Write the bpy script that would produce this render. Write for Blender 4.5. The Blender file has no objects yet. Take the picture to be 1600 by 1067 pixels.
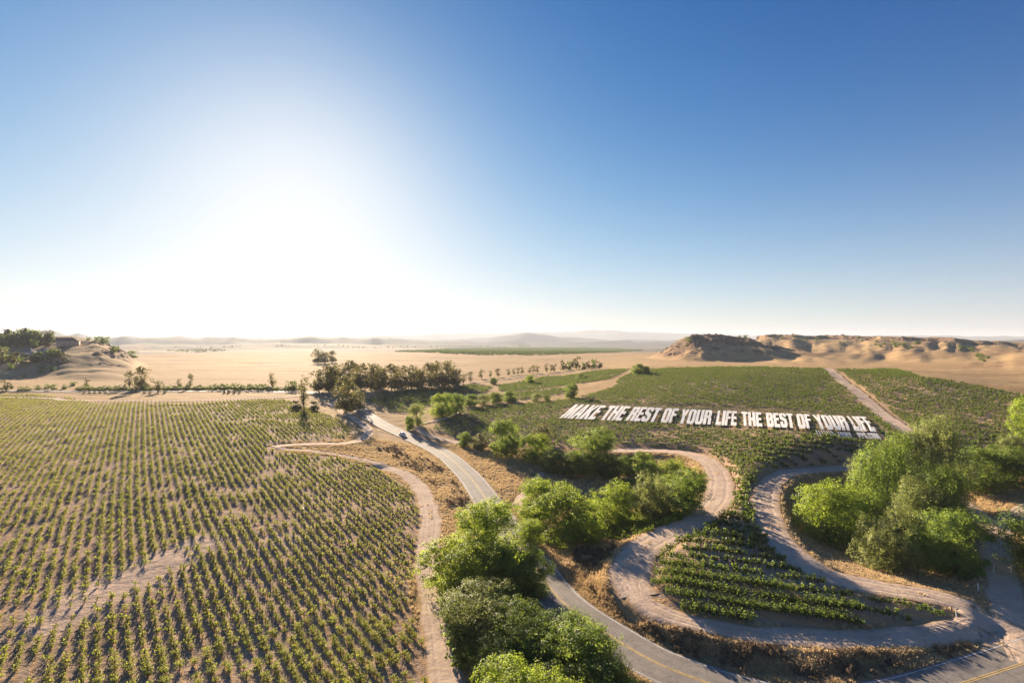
import bpy, bmesh, math, random
import numpy as np
from mathutils import Vector
from mathutils.geometry import tessellate_polygon

random.seed(7)
rng = np.random.default_rng(7)
scene = bpy.context.scene
COL = scene.collection

# ------------------------------------------------------------------ camera, light, exposure
CAM_H, FPX, CU, V0 = 43.0, 800.0, 800.0, 530.0
cam_d = bpy.data.cameras.new('camera')
cam_d.lens = 18.0
cam_d.sensor_width = 36.0
cam_d.shift_y = -(533.5 - V0) / 1600.0
cam_d.clip_start = 0.5
cam_d.clip_end = 90000.0
cam = bpy.data.objects.new('camera', cam_d)
COL.objects.link(cam)
cam.location = (0, 0, CAM_H)
cam.rotation_euler = (math.radians(90), 0, 0)
scene.camera = cam

SUN_AZ = math.radians(-23.0)      # from +Y towards +X
SUN_EL = math.radians(14.8)
world = bpy.data.worlds.new('World')
scene.world = world
world.use_nodes = True
wn = world.node_tree
wn.nodes.clear()
w_out = wn.nodes.new('ShaderNodeOutputWorld')
w_bg = wn.nodes.new('ShaderNodeBackground')
w_sky = wn.nodes.new('ShaderNodeTexSky')
w_sky.sky_type = 'NISHITA'
w_sky.sun_disc = False
w_sky.sun_elevation = SUN_EL
w_sky.sun_rotation = SUN_AZ
w_sky.altitude = 300
w_sky.air_density = 1.0
w_sky.dust_density = 0.6
w_sky.ozone_density = 4.0
w_bg.inputs['Strength'].default_value = 0.05
def w_vec(op, a, b):
    x = wn.nodes.new('ShaderNodeVectorMath'); x.operation = op
    for k, v in ((0, a), (1, b)):
        if isinstance(v, tuple): x.inputs[k].default_value = v
        else: wn.links.new(v, x.inputs[k])
    return x.outputs[0]
def w_math(op, a, b):
    x = wn.nodes.new('ShaderNodeMath'); x.operation = op
    for k, v in ((0, a), (1, b)):
        if isinstance(v, (int, float)): x.inputs[k].default_value = v
        else: wn.links.new(v, x.inputs[k])
    return x.outputs[0]
# dust haze paling the sky towards the horizon all round, then a soft shoulder on the glare
SKY_HAZE, SKY_FALL, SKY_A, SKY_B = (5.0, 4.6, 6.2), 0.11, (6.4, 6.4, 6.4), 7.19
w_tc = wn.nodes.new('ShaderNodeTexCoord')
w_sep = wn.nodes.new('ShaderNodeSeparateXYZ')
wn.links.new(w_tc.outputs['Generated'], w_sep.inputs[0])
w_h = w_math('POWER', 2.71828, w_math('DIVIDE', w_math('MULTIPLY', w_math('ABSOLUTE', w_sep.outputs[2], 0.0), -1.0), SKY_FALL))
w_hc = wn.nodes.new('ShaderNodeVectorMath'); w_hc.operation = 'SCALE'
w_hc.inputs[0].default_value = SKY_HAZE
wn.links.new(w_h, w_hc.inputs['Scale'])
w_gm = wn.nodes.new('ShaderNodeGamma')
w_gm.inputs['Gamma'].default_value = 1.6
wn.links.new(w_vec('MULTIPLY', w_sky.outputs[0], (.2, .2, .2)), w_gm.inputs['Color'])
w_sum = w_vec('ADD', w_vec('MULTIPLY', w_gm.outputs[0], (5.6, 6.2, 6.9)), w_hc.outputs[0])
w_fin = w_vec('DIVIDE', w_vec('MULTIPLY', w_sum, SKY_A), w_vec('ADD', w_sum, (SKY_B,) * 3))
w_hsv = wn.nodes.new('ShaderNodeHueSaturation')
w_hsv.inputs['Saturation'].default_value = 1.13
wn.links.new(w_fin, w_hsv.inputs['Color'])
wn.links.new(w_hsv.outputs[0], w_bg.inputs['Color'])
wn.links.new(w_bg.outputs[0], w_out.inputs['Surface'])

sun_d = bpy.data.lights.new('sun', 'SUN')
sun_d.energy = 4.0
sun_d.angle = math.radians(0.55)
sun_d.color = (1.0, 0.805, 0.585)
sun = bpy.data.objects.new('sun', sun_d)
COL.objects.link(sun)
sdir = Vector((math.sin(SUN_AZ) * math.cos(SUN_EL), math.cos(SUN_AZ) * math.cos(SUN_EL), math.sin(SUN_EL)))
sun.rotation_euler = sdir.to_track_quat('Z', 'Y').to_euler()
sun.location = (0, 0, 300)

scene.view_settings.view_transform = 'Standard'
scene.view_settings.look = 'None'
scene.view_settings.gamma = 1.0
scene.view_settings.use_curve_mapping = False
scene.view_settings.exposure = 1.95
scene.cycles.max_bounces = 6
scene.cycles.volume_bounces = 0
scene.cycles.transparent_max_bounces = 6

HAZE_DENSITY = 0.8e-4

# ------------------------------------------------------------------ noise
def _hash(ix, iy, seed):
    h = (ix.astype(np.int64) * 374761393 + iy.astype(np.int64) * 668265263 + seed * 1442695041) & 0x7fffffff
    h = ((h ^ (h >> 13)) * 1274126177) & 0x7fffffff
    return ((h ^ (h >> 16)) & 0xffff) / 65535.0

def vnoise(x, y, seed=0):
    x = np.asarray(x, float); y = np.asarray(y, float)
    ix = np.floor(x); iy = np.floor(y)
    fx = x - ix; fy = y - iy
    fx = fx * fx * (3 - 2 * fx); fy = fy * fy * (3 - 2 * fy)
    a = _hash(ix, iy, seed); b = _hash(ix + 1, iy, seed)
    c = _hash(ix, iy + 1, seed); d = _hash(ix + 1, iy + 1, seed)
    return (a + (b - a) * fx) * (1 - fy) + (c + (d - c) * fx) * fy

def fbm(x, y, seed=0, octs=4):
    s, a, t = 0.0, 1.0, 0.0
    for k in range(octs):
        s = s + a * vnoise(x * 2 ** k, y * 2 ** k, seed + 17 * k)
        t += a; a *= 0.5
    return s / t

def smooth(a, b, x):
    t = np.clip((np.asarray(x, float) - a) / (b - a), 0, 1)
    return t * t * (3 - 2 * t)

# ------------------------------------------------------------------ terrain from survey points
# (u, v) is where a spot is seen on the photograph, z its height over the road: gives its place on the ground
CTRL = []
def cz(u, v, z):
    Y = (CAM_H - z) * FPX / (v - V0)
    CTRL.append(((u - CU) / FPX * Y, Y, z))
def cy(u, v, Y):
    CTRL.append(((u - CU) / FPX * Y, Y, CAM_H - (v - V0) / FPX * Y))
for u, v, z in [
    # left vineyard
    (0, 1067, 0), (200, 1067, 0), (400, 1067, -.5), (600, 1067, -1), (690, 1067, -1.3), (-300, 1067, 0),
    (0, 900, 1), (200, 900, 1.6), (400, 900, 1.2), (600, 900, 0.2), (670, 900, -.3), (-300, 900, 1),
    (0, 780, 3), (250, 780, 3.6), (450, 780, 3.4), (600, 780, 1.5), (-250, 780, 3),
    (0, 690, 6), (230, 690, 6.6), (420, 700, 6.3), (0, 620, 9.5), (220, 628, 10), (430, 622, 9), (-200, 620, 10),
    (540, 660, 5.2), (560, 690, 3.8), (480, 705, 4.8), (650, 800, 0.8),
    (200, 609, 9.5), (400, 610, 9), (480, 612, 8), (0, 603, 11),
    # stubble field
    (250, 595, 9.5), (400, 590, 9.5), (300, 570, 10), (500, 575, 9), (700, 575, 8), (300, 557, 9), (500, 556, 8),
    (800, 562, 8), (950, 562, 9), (620, 590, 7.5), (560, 605, 7),
    # road
    (560, 640, 4), (610, 670, 1), (640, 685, 0), (700, 715, -.5), (762, 785, -.5), (800, 835, -.5), (880, 940, -.5),
    (956, 995, -.5), (1108, 1070, -.5), (1310, 1104, -.5), (1508, 1070, -.5), (1600, 1040, -.5), (1800, 970, -.3),
    # middle ground
    (620, 612, 6), (720, 612, 6), (650, 640, 3.2), (700, 665, 1.5), (740, 622, 5), (850, 602, 8), (900, 590, 10),
    # creek basin
    (720, 695, -1.2), (800, 735, -1.5), (900, 780, -2.6), (900, 845, -3), (1000, 790, -3), (1000, 745, -2.5), (860, 745, -2),
    (1060, 770, -2),
    # track round the basin, knoll with vines
    (1000, 703, 2.5), (1100, 718, 3.5), (1128, 760, 3.5), (1050, 832, 3.2), (975, 900, 2.2), (1100, 905, 2.4), (1250, 950, 1.2),
    (1450, 962, .7), (1200, 860, 3.2), (1160, 780, 4.4), (1200, 995, .5), (1015, 950, 1.4), (1350, 1000, .3), (1470, 985, .3),
    (1200, 745, 5), (1192, 800, 4.5), (1270, 885, 2.7), (1400, 922, 1.6), (1530, 970, .4), (1580, 995, -.1),
    # right hollow
    (1240, 830, -0.2), (1300, 860, -2), (1400, 800, -3), (1450, 850, -3), (1500, 900, -2.0), (1240, 770, 1.5), (1320, 750, 0),
    (1565, 900, 0), (1548, 835, 0.5), (1515, 795, 1), (1600, 790, 2.5), (1555, 780, 2), (1640, 880, 1),
    # big vineyard slope
    (1150, 700, 6.5), (1000, 688, 4), (900, 680, 3), (800, 665, 2.6), (1300, 705, 7.5), (1400, 690, 9.5), (1500, 705, 8),
    (1580, 700, 8.5), (1000, 640, 9.5), (1150, 645, 10), (900, 640, 7), (1300, 645, 11), (1150, 600, 17), (1000, 600, 14),
    (930, 582, 14), (1050, 574, 20), (1200, 573, 22.7), (1290, 576, 23.5), (1440, 591, 23), (1590, 616, 19.5), (1560, 650, 14),
    (1420, 640, 13), (1500, 650, 13), (1300, 600, 18), (1750, 640, 18),
]:
    cz(u, v, z)
for u, v, Y in [
    (1050, 567, 520), (1200, 568, 520), (1350, 574, 430), (1100, 565, 640), (1250, 565, 640), (1400, 570, 480),
    (1500, 585, 320), (1600, 600, 270), (1700, 600, 260), (1350, 562, 700), (1200, 556, 850), (1000, 558, 850), (1450, 562, 600),
    (1550, 572, 420), (1700, 575, 400), (1300, 553, 1000), (950, 552, 1250), (600, 551, 1300), (300, 552, 1150), (800, 551, 1350),
    (60, 588, 430), (-100, 585, 430), (150, 585, 470), (130, 572, 640), (200, 565, 800),
]:
    cy(u, v, Y)
for a in range(-180, 181, 30):
    t = math.radians(a)
    for r, z in ((1900, -6), (3000, -18), (7000, -25), (24000, -25)):
        CTRL.append((r * math.sin(t), r * math.cos(t), z))
for a, r, z in [(-75, 90, 2), (-75, 300, 9), (-75, 900, 12), (75, 90, 0), (75, 250, 16), (75, 700, 30), (-120, 120, 3), (120, 120, 1),
                (-120, 600, 10), (120, 600, 15), (180, 80, 0), (180, 500, 8), (-180, 80, 0), (-180, 500, 8), (0, 18, -1.5),
                (-50, 22, -.5), (50, 22, -1), (0, 40, -1), (40, 45, -.7), (-40, 40, -.2), (140, 20, -1), (-140, 20, -1)]:
    t = math.radians(a)
    CTRL.append((r * math.sin(t), r * math.cos(t), z))
CTRL = np.array(CTRL)

def tps_xy(X, Y):
    return 1.7 * np.arctan2(X, Y), np.log(np.hypot(X, Y) + 1e-6)
def tps_k(d2):
    return d2 * np.log(d2 + 1e-12)
cx_, cy_ = tps_xy(CTRL[:, 0], CTRL[:, 1])
n = len(CTRL)
K = tps_k((cx_[:, None] - cx_[None]) ** 2 + (cy_[:, None] - cy_[None]) ** 2) + np.eye(n) * 0.004
Pm = np.stack([np.ones(n), cx_, cy_], 1)
Amat = np.zeros((n + 3, n + 3))
Amat[:n, :n] = K; Amat[:n, n:] = Pm; Amat[n:, :n] = Pm.T
WT = np.linalg.solve(Amat, np.concatenate([CTRL[:, 2], np.zeros(3)]))
def tps(X, Y):
    a, b = tps_xy(X, Y)
    out = WT[n] + WT[n + 1] * a + WT[n + 2] * b
    for k in range(n):
        out = out + WT[k] * tps_k((a - cx_[k]) ** 2 + (b - cy_[k]) ** 2)
    return out

# polar grid of the ground sheet
TH = np.radians(np.concatenate([np.arange(-180, -56, 4.0), np.arange(-56, 56.01, 0.25), np.arange(60, 180.1, 4.0)]))
lr = [math.log(14.0)]
while lr[-1] < math.log(30000.0):
    r = math.exp(lr[-1])
    lr.append(lr[-1] + (0.012 if r < 45 else 0.009 if r < 400 else 0.0065 if r < 1250 else 0.025))
LR = np.array(lr); RR = np.exp(LR)
GX = RR[:, None] * np.sin(TH)[None]
GY = RR[:, None] * np.cos(TH)[None]
G_TH = np.broadcast_to(TH[None], GX.shape)
G_R = np.broadcast_to(RR[:, None], GX.shape)
GU = CU + FPX * np.tan(np.clip(G_TH, -1.3, 1.3))       # bearing of each column

def interp_skyline(pts, u):
    p = np.array(pts, float)
    return np.interp(u, p[:, 0], p[:, 1])

GZ = tps(GX, GY)
GZ = np.where(G_R > 1500, np.minimum(GZ, 12), GZ)
rock = np.zeros_like(GZ)

# --- butte
bx = [(1020, 566), (1040, 556), (1060, 541), (1074, 528), (1092, 523), (1130, 524), (1168, 530), (1200, 541), (1240, 555), (1292, 571)]
Yb = 700.0 + 0.12 * (GX - 280) * 0
ub = CU + FPX * GX / 730.0
ztop = CAM_H - (interp_skyline(bx, ub) - V0) / FPX * 730.0
jit = (fbm(GX / 30, GY / 70, 3, 4) - .5) * 80 + (fbm(GX / 9, GY / 20, 5, 3) - .5) * 22
yy = GY + jit
front = 0.62 * smooth(612, 702, yy) ** 1.2 + 0.22 * smooth(700, 706, yy) + 0.16 * smooth(718, 726, yy)
prof = front * (1 - smooth(745, 860, GY))
sel = (np.abs(G_TH) < 1.2) & (GY > 560) & (GY < 900) & (ub > 1012) & (ub < 1300)
dz = np.where(sel, np.maximum(ztop - GZ, 0) * prof, 0)
GZ = GZ + dz
rock = np.maximum(rock, np.where(sel, smooth(694, 702, yy) * (1 - smooth(728, 742, yy)) * smooth(2, 8, dz), 0))
rock = np.maximum(rock, np.where(sel, 0.8 * smooth(1110, 1060, ub) * smooth(.35, .6, fbm(GX / 12, GY / 12, 9, 3)) * smooth(3, 9, dz), 0))

# --- mesa ridge on the right
mx = [(1150, 560), (1172, 529), (1200, 522), (1260, 524), (1330, 525), (1420, 527), (1500, 530), (1600, 536), (1750, 540), (2600, 540)]
um = np.clip(GU, 900, 2600)
Ym = np.interp(um, [1150, 1300, 1450, 1600, 1900], [1150, 1060, 900, 700, 620])
spur = (fbm(um / 74 + 3.3, GY / 420, 11, 3) - .5) * 330 + (fbm(um / 20, GY / 90, 13, 3) - .5) * 40
yy2 = GY + spur * Ym / 1000
t2 = (yy2 - (Ym - 470 * Ym / 1000)) / (470 * Ym / 1000)
prof2 = 0.80 * smooth(-.1, 0.95, t2) ** 1.15 + 0.20 * smooth(0.93, 0.985, t2)
ztop2 = CAM_H - (interp_skyline(mx, um) - V0) / FPX * Ym + (fbm(um / 30, um * 0 + 2, 21, 3) - .5) * 5
sel2 = (G_TH > 0.3) & (G_TH < 1.45) & (GY > 200) & (GU > 1140)
sideL = smooth(1150, 1190, um)
dz2 = np.where(sel2, np.maximum(ztop2 - GZ, 0) * prof2 * sideL * (1 - smooth(1.5, 3.5, t2)), 0)
gul = 1 - np.abs(2 * fbm(um / 17, GY / 260, 25, 3) - 1)
dz2 = dz2 - np.where(sel2, 2.6 * smooth(.70, .98, gul) * smooth(5, 16, dz2) * (1 - smooth(1.0, 1.2, t2)), 0)
GZ = GZ + dz2
rock = np.maximum(rock, np.where(sel2, smooth(.88, .93, t2) * (1 - smooth(.99, 1.05, t2)) * smooth(4, 14, dz2) * smooth(.3, .5, fbm(um / 30, GY / 120, 31, 3)), 0))

# --- hill with houses on the left
hx = [(-400, 533), (-200, 530), (-60, 531), (0, 530), (40, 528), (110, 527), (150, 531), (172, 541), (205, 556), (230, 566)]
uh = np.where(GY > 300, CU + FPX * GX / np.maximum(GY, 300), 900.0)
ztop3 = CAM_H - (interp_skyline(hx, uh) - V0) / FPX * 600.0
yh = GY + (fbm(GX / 60, GY / 60, 41, 3) - .5) * 70
prof3 = 0.55 * smooth(400, 520, yh) + 0.45 * smooth(505, 600, yh)
sel3 = (G_TH < -0.5) & (G_TH > -1.3) & (GY > 330) & (GY < 900)
dz3 = np.where(sel3, np.maximum(ztop3 - GZ, 0) * prof3 * (1 - smooth(640, 820, GY)) * (1 - smooth(195, 232, uh)), 0)
GZ = GZ + dz3
rock = np.maximum(rock, np.where(sel3, smooth(140, 165, uh) * (1 - smooth(190, 215, uh)) * smooth(4, 10, dz3) * smooth(.45, .6, fbm(GX / 15, GY / 15, 43, 3)), 0))

# --- far hills
def far_ridge(GZ, pts, R, w, amp, seed):
    p = interp_skyline(pts, np.clip(GU, -400, 2200))
    p = p + (fbm(GU / 28, GU * 0 + seed, seed, 4) - .5) * amp
    zt = CAM_H - (p - V0) / FPX * R * np.cos(G_TH)
    rr = G_R + (fbm(GX / (R * .06), GY / (R * .06), seed + 1, 4) - .5) * R * w * 1.1
    b = smooth(R * (1 - w), R, rr) * (1 - smooth(R, R * (1 + w * 1.4), rr))
    return np.where(np.abs(G_TH) < 1.2, GZ + np.maximum(zt - GZ, 0) * b, GZ)
GZ = far_ridge(GZ, [(-400, 540), (150, 541), (230, 537), (330, 539), (420, 536), (520, 537), (640, 539), (760, 541), (1000, 543), (2000, 540)], 4300, .14, 5, 51)
GZ = far_ridge(GZ, [(-400, 528), (100, 534), (170, 528), (215, 526), (300, 527), (420, 529), (540, 527), (620, 530), (760, 533), (900, 534), (1500, 532)], 6300, .13, 6, 61)
GZ = far_ridge(GZ, [(-400, 524), (-40, 527), (20, 525), (50, 518), (75, 513), (92, 517), (106, 524), (122, 519), (150, 529), (400, 533), (640, 529), (700, 530), (760, 528), (795, 524), (822, 520),
                    (850, 523), (890, 527), (960, 531), (1500, 531)], 8600, .10, 2.5, 71)
GZ = far_ridge(GZ, [(-400, 526), (200, 527), (500, 526), (640, 523), (700, 521), (800, 520), (880, 517), (945, 515), (1000, 518), (1060, 520), (1200, 524), (2000, 526)], 15000, .12, 4, 81)

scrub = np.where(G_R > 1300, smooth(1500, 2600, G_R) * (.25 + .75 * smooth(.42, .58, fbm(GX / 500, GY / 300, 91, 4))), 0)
scrub = np.maximum(scrub, smooth(3600, 5200, G_R))  # far hills darkened all over, painting the backlit shade their gentle slopes lack
hillm = np.clip(smooth(3, 12, dz) + smooth(3, 12, dz2) + smooth(3, 10, dz3), 0, 1)
scrub = np.maximum(scrub, hillm * .28 * smooth(.52, .70, fbm(GX / 22, GY / 22, 93, 5)))
scrub = np.maximum(scrub, hillm * .9 * smooth(.60, .70, fbm(GX / 7, GY / 7, 95, 3)))
GZ = GZ + hillm * (fbm(GX / 18, GY / 18, 97, 4) - .5) * 2.5
# fine relief
near_n = (fbm(GX / 9, GY / 9, 101, 3) - .5) * 0.5 * smooth(900, 300, G_R) + (fbm(GX / 60, GY / 60, 103, 3) - .5) * 3.0 * smooth(450, 800, G_R) * smooth(9000, 2000, G_R)
GZ = GZ + near_n

def bil(field, X, Y):
    X = np.asarray(X, float); Y = np.asarray(Y, float)
    th = np.arctan2(X, Y); l = np.log(np.maximum(np.hypot(X, Y), 14.01))
    i = np.clip(np.searchsorted(LR, l) - 1, 0, len(LR) - 2)
    j = np.clip(np.searchsorted(TH, th) - 1, 0, len(TH) - 2)
    r = np.hypot(X, Y)
    a = np.clip((r - RR[i]) / (RR[i + 1] - RR[i]), 0, 1); b = np.clip((th - TH[j]) / (TH[j + 1] - TH[j]), 0, 1)
    return (field[i, j] * (1 - a) + field[i + 1, j] * a) * (1 - b) + (field[i, j + 1] * (1 - a) + field[i + 1, j + 1] * a) * b
def gz(X, Y):
    return bil(GZ, X, Y)
def ground_at(u, v, lo=30.0, add=0.0):
    """where the sight line through (u, v) meets the ground"""
    th = math.atan2((u - CU) / FPX, 1.0)
    j = min(max(int(np.searchsorted(TH, th)) - 1, 0), len(TH) - 2)
    b = (th - TH[j]) / (TH[j + 1] - TH[j])
    z = GZ[:, j] * (1 - b) + GZ[:, j + 1] * b
    ray = CAM_H - (v - V0) / FPX * RR * math.cos(th)
    d = z + add - ray
    ok = np.where((d >= 0) & (RR > lo))[0]
    if len(ok) == 0:
        k = len(RR) - 1
        return np.array([RR[k] * math.sin(th), RR[k] * math.cos(th), z[k]])
    k = ok[0]
    f = d[k - 1] / (d[k - 1] - d[k]) if k > 0 and d[k - 1] < 0 else 1.0
    r = RR[k - 1] + (RR[k] - RR[k - 1]) * f if k > 0 else RR[k]
    return np.array([r * math.sin(th), r * math.cos(th), z[k - 1] + (z[k] - z[k - 1]) * f if k > 0 else z[k]])

def catmull(pts, step):
    P = np.array(pts, float)
    P = np.vstack([2 * P[0] - P[1], P, 2 * P[-1] - P[-2]])
    out = []
    for i in range(1, len(P) - 2):
        L = np.linalg.norm(P[i + 1] - P[i]); m = max(2, int(L / step))
        for t in np.arange(m) / m:
            out.append(0.5 * ((2 * P[i]) + (-P[i - 1] + P[i + 1]) * t + (2 * P[i - 1] - 5 * P[i] + 4 * P[i + 1] - P[i + 2]) * t * t
                              + (-P[i - 1] + 3 * P[i] - 3 * P[i + 1] + P[i + 2]) * t ** 3))
    out.append(P[-2])
    return np.array(out)

def line_from(pix, step=1.6):
    w = np.array([ground_at(u, v)[:2] for u, v in pix])
    L = catmull(w, step)
    z = gz(L[:, 0], L[:, 1])
    k = 9
    zp = np.pad(z, k, mode='edge')
    zs = np.convolve(zp, np.ones(2 * k + 1) / (2 * k + 1), 'valid')
    return L, zs

def dist_line(X, Y, L, zs):
    """distance to polyline L and the line's height at the nearest point"""
    X = np.asarray(X).ravel(); Y = np.asarray(Y).ravel()
    best = np.full(X.shape, 1e9); bz = np.zeros(X.shape)
    sel = (X > L[:, 0].min() - 30) & (X < L[:, 0].max() + 30) & (Y > L[:, 1].min() - 30) & (Y < L[:, 1].max() + 30)
    idx = np.where(sel)[0]
    for s in range(0, len(idx), 6000):
        ii = idx[s:s + 6000]
        d2 = (X[ii, None] - L[None, :, 0]) ** 2 + (Y[ii, None] - L[None, :, 1]) ** 2
        k = d2.argmin(1)
        best[ii] = np.sqrt(d2[np.arange(len(ii)), k]); bz[ii] = zs[k]
    return best, bz

ROAD_PX = [(-160, 610), (0, 611), (200, 612), (400, 612), (480, 613), (525, 618), (552, 630), (572, 648), (600, 665), (640, 683), (688, 706), (730, 742),
           (763, 785), (800, 838), (840, 893), (883, 945), (956, 995), (1030, 1037), (1108, 1069), (1200, 1096), (1310, 1106), (1420, 1093),
           (1508, 1067), (1595, 1039), (1700, 1003), (1900, 945)]
PATHS = {   # pixel line, width in metres
    'west': ([(712, 1150), (697, 1067), (688, 1000), (676, 930), (668, 865), (673, 810), (660, 768), (632, 742), (590, 726)], 5.0),
    'west_spur': ([(590, 726), (540, 713), (480, 704), (440, 701), (426, 699)], 3.2),
    'west_loop': ([(426, 697), (455, 694), (500, 694), (545, 692), (573, 682), (571, 668), (548, 651), (528, 640), (515, 628)], 4.6),
    'top_lane': ([(-120, 618), (60, 622), (110, 626), (200, 626.5), (320, 626), (440, 621), (480, 617)], 4.5),
    'knoll': ([(940, 706), (1000, 703), (1060, 706), (1103, 719), (1124, 746), (1119, 782), (1085, 815), (1040, 837), (1002, 862), (985, 893), (990, 918), (1010, 940)], 7.4),
    'knoll_foot': ([(986, 900), (998, 930), (1028, 955), (1085, 976), (1165, 990), (1260, 998), (1370, 998), (1470, 985), (1535, 978), (1580, 988)], 4.6),
    'apron': ([(1588, 1028), (1586, 1010), (1578, 985), (1545, 975)], 8.0),
    'inner': ([(1330, 731), (1280, 734), (1232, 739), (1203, 757), (1196, 790), (1208, 830), (1240, 866), (1290, 896), (1360, 916), (1440, 932), (1505, 950), (1560, 984)], 6.4),
    'gate': ([(1605, 1040), (1590, 1010), (1580, 970), (1571, 930), (1562, 885), (1552, 845), (1533, 812), (1500, 783), (1470, 765)], 5.0),
    'gate_fork': ([(1552, 845), (1572, 818), (1610, 792), (1660, 770)], 4.4),
    'slope': ([(1440, 700), (1403, 664), (1350, 622), (1312, 592), (1293, 576)], 6.0),
    'row_foot': ([(545, 616), (590, 611), (650, 607), (725, 600), (765, 596), (830, 588), (900, 580), (955, 576)], 4.2),
    'mid_loop': ([(770, 628), (728, 633), (716, 644), (695, 654), (664, 661), (652, 668), (668, 680), (705, 690), (716, 694)], 4.0),
    'creek': ([(805, 790), (822, 772), (838, 750), (852, 735)], 3.4),
}
road_L, road_z = line_from(ROAD_PX)
path_L = {k: line_from(p) + (w,) for k, (p, w) in PATHS.items()}

# cut the road and tracks level into the ground
shape = GZ.shape
DROAD = None
pathmask = np.zeros(shape)
for L, zs, w in [(a, b, c) for a, b, c in path_L.values()] + [(road_L, road_z, 8.6)]:
    d, z = dist_line(GX, GY, L, zs)
    d = d.reshape(shape); z = z.reshape(shape)
    k = smooth(w / 2 + 2.2, w / 2 + 0.2, d)
    GZ = GZ * (1 - k) + z * k
    pathmask = np.maximum(pathmask, smooth(w / 2 + .6, w / 2 - .2, d))
    DROAD = d
# shallow verge ditch beside the road
GZ = GZ - 0.35 * smooth(7.5, 6.0, DROAD) * smooth(4.6, 5.6, DROAD) * smooth(260, 160, G_R)

# ------------------------------------------------------------------ field outlines (survey polygons)
def in_poly(X, Y, poly):
    X = np.asarray(X); Y = np.asarray(Y)
    r = np.zeros(X.shape, bool)
    m = len(poly)
    for i in range(m):
        x1, y1 = poly[i]; x2, y2 = poly[(i + 1) % m]
        if y1 == y2:
            continue
        r ^= ((y1 > Y) != (y2 > Y)) & (X < (x2 - x1) * (Y - y1) / (y2 - y1) + x1)
    return r
def wpoly(pix):
    return [tuple(ground_at(u, v)[:2]) for u, v in pix]
POLY_W = wpoly([(-260, 614), (0, 617), (60, 616.5), (108, 621), (140, 630), (300, 631), (440, 624), (490, 640), (530, 655), (551, 672), (540, 686), (440, 690), (408, 697),
                (430, 706), (520, 714), (580, 731), (628, 756), (655, 785), (656, 830), (646, 865), (632, 895), (636, 935), (660, 1003), (676, 1050), (684, 1100), (640, 1400), (-500, 1400)])
POLY_M = wpoly([(676, 672), (740, 692), (840, 700), (960, 698), (1050, 697), (1115, 712), (1140, 740), (1135, 770), (1112, 808), (1080, 838), (1038, 862), (1022, 880), (1013, 905), (1022, 930),
                (1046, 950), (1100, 964), (1180, 974), (1300, 981), (1488, 971), (1490, 959), (1440, 944), (1350, 934), (1290, 916), (1252, 897), (1215, 872), (1190, 845), (1178, 815), (1176, 780), (1182, 748),
                (1205, 731), (1300, 727), (1425, 700), (1418, 688), (1350, 631), (1288, 577), (1200, 574), (1100, 574), (1000, 578), (968, 592), (958, 606), (905, 622), (840, 630), (770, 634), (722, 644), (690, 660)])
POLY_E = wpoly([(1306, 578), (1350, 578), (1400, 578), (1440, 591), (1500, 598), (1590, 616), (1700, 628), (1720, 690), (1580, 716), (1500, 712), (1450, 692), (1380, 634)])
POLY_S = [wpoly([(572, 626), (600, 613), (700, 606), (735, 602), (770, 605), (757, 614), (725, 616), (695, 621), (668, 636), (640, 645), (610, 644)]),
          wpoly([(778, 603), (850, 589), (930, 580), (985, 577), (955, 592), (900, 600), (850, 607), (800, 613), (780, 612)]),
          wpoly([(752, 621), (850, 609), (888, 605), (885, 616), (800, 627), (760, 629)])]
PATCH = wpoly([(880, 622), (908, 610), (960, 600), (962, 604), (930, 612), (900, 622)])

LETTER_BOX = wpoly([(872, 656), (1060, 666), (1280, 684), (1385, 690), (1358, 648), (1180, 636), (1000, 632), (896, 629)])
ROW_S = 2.12
def rowF(Y):
    return -0.72 * Y + 0.12 * 25 * np.log1p(np.exp((100 - Y) / 25))
def row_w(X, Y):
    return (X - rowF(Y)) / ROW_S
ROW_M = 3.1
def row_m(X, Y):
    return (Y + 0.235 * X) / ROW_M

def jitter_in(X, Y, poly, amp=1.2):
    return in_poly(X + (fbm(X / 6, Y / 6, 201, 2) - .5) * amp * 2, Y + (fbm(X / 6, Y / 6, 203, 2) - .5) * amp * 2, poly)
mW = jitter_in(GX, GY, POLY_W)
mM = jitter_in(GX, GY, POLY_M)
mE = jitter_in(GX, GY, POLY_E)
mS = np.zeros(shape, bool)
for p in POLY_S:
    mS |= jitter_in(GX, GY, p)
soil = (mW | mM | mE | mS).astype(float) * smooth(900, 700, G_R)
green = smooth(.52, .7, fbm(GX / 45, GY / 45, 301, 3)) * .25 * smooth(600, 200, G_R)
rowc = np.where(mW, row_w(GX, GY), row_m(GX, GY))
bank = smooth(12, 7, np.where(DROAD > 40, 99, DROAD)) * (1 - pathmask)

BALD = [(ground_at(95, 965), 4.0), (ground_at(150, 930), 5.0), (ground_at(205, 905), 5.5), (ground_at(262, 875), 5.0), (ground_at(310, 850), 3.5)]
def bald_dist(X, Y):
    return np.min([np.hypot((X - p[0]) / 1.15, Y - p[1]) / r_ for p, r_ in BALD], 0)
pale = np.where(mW, smooth(1.7, .6, bald_dist(GX, GY) + (fbm(GX / 4, GY / 4, 311, 3) - .5) * .9), 0)
fcx, fcy = (GX * .94 + GY * .34) / 520.0, (GY * .94 - GX * .34) / 300.0
field = np.where(G_R > 1250, _hash(np.floor(fcx + .15 * fbm(GX / 300, GY / 300, 321, 2)), np.floor(fcy), 77), .5)

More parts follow.
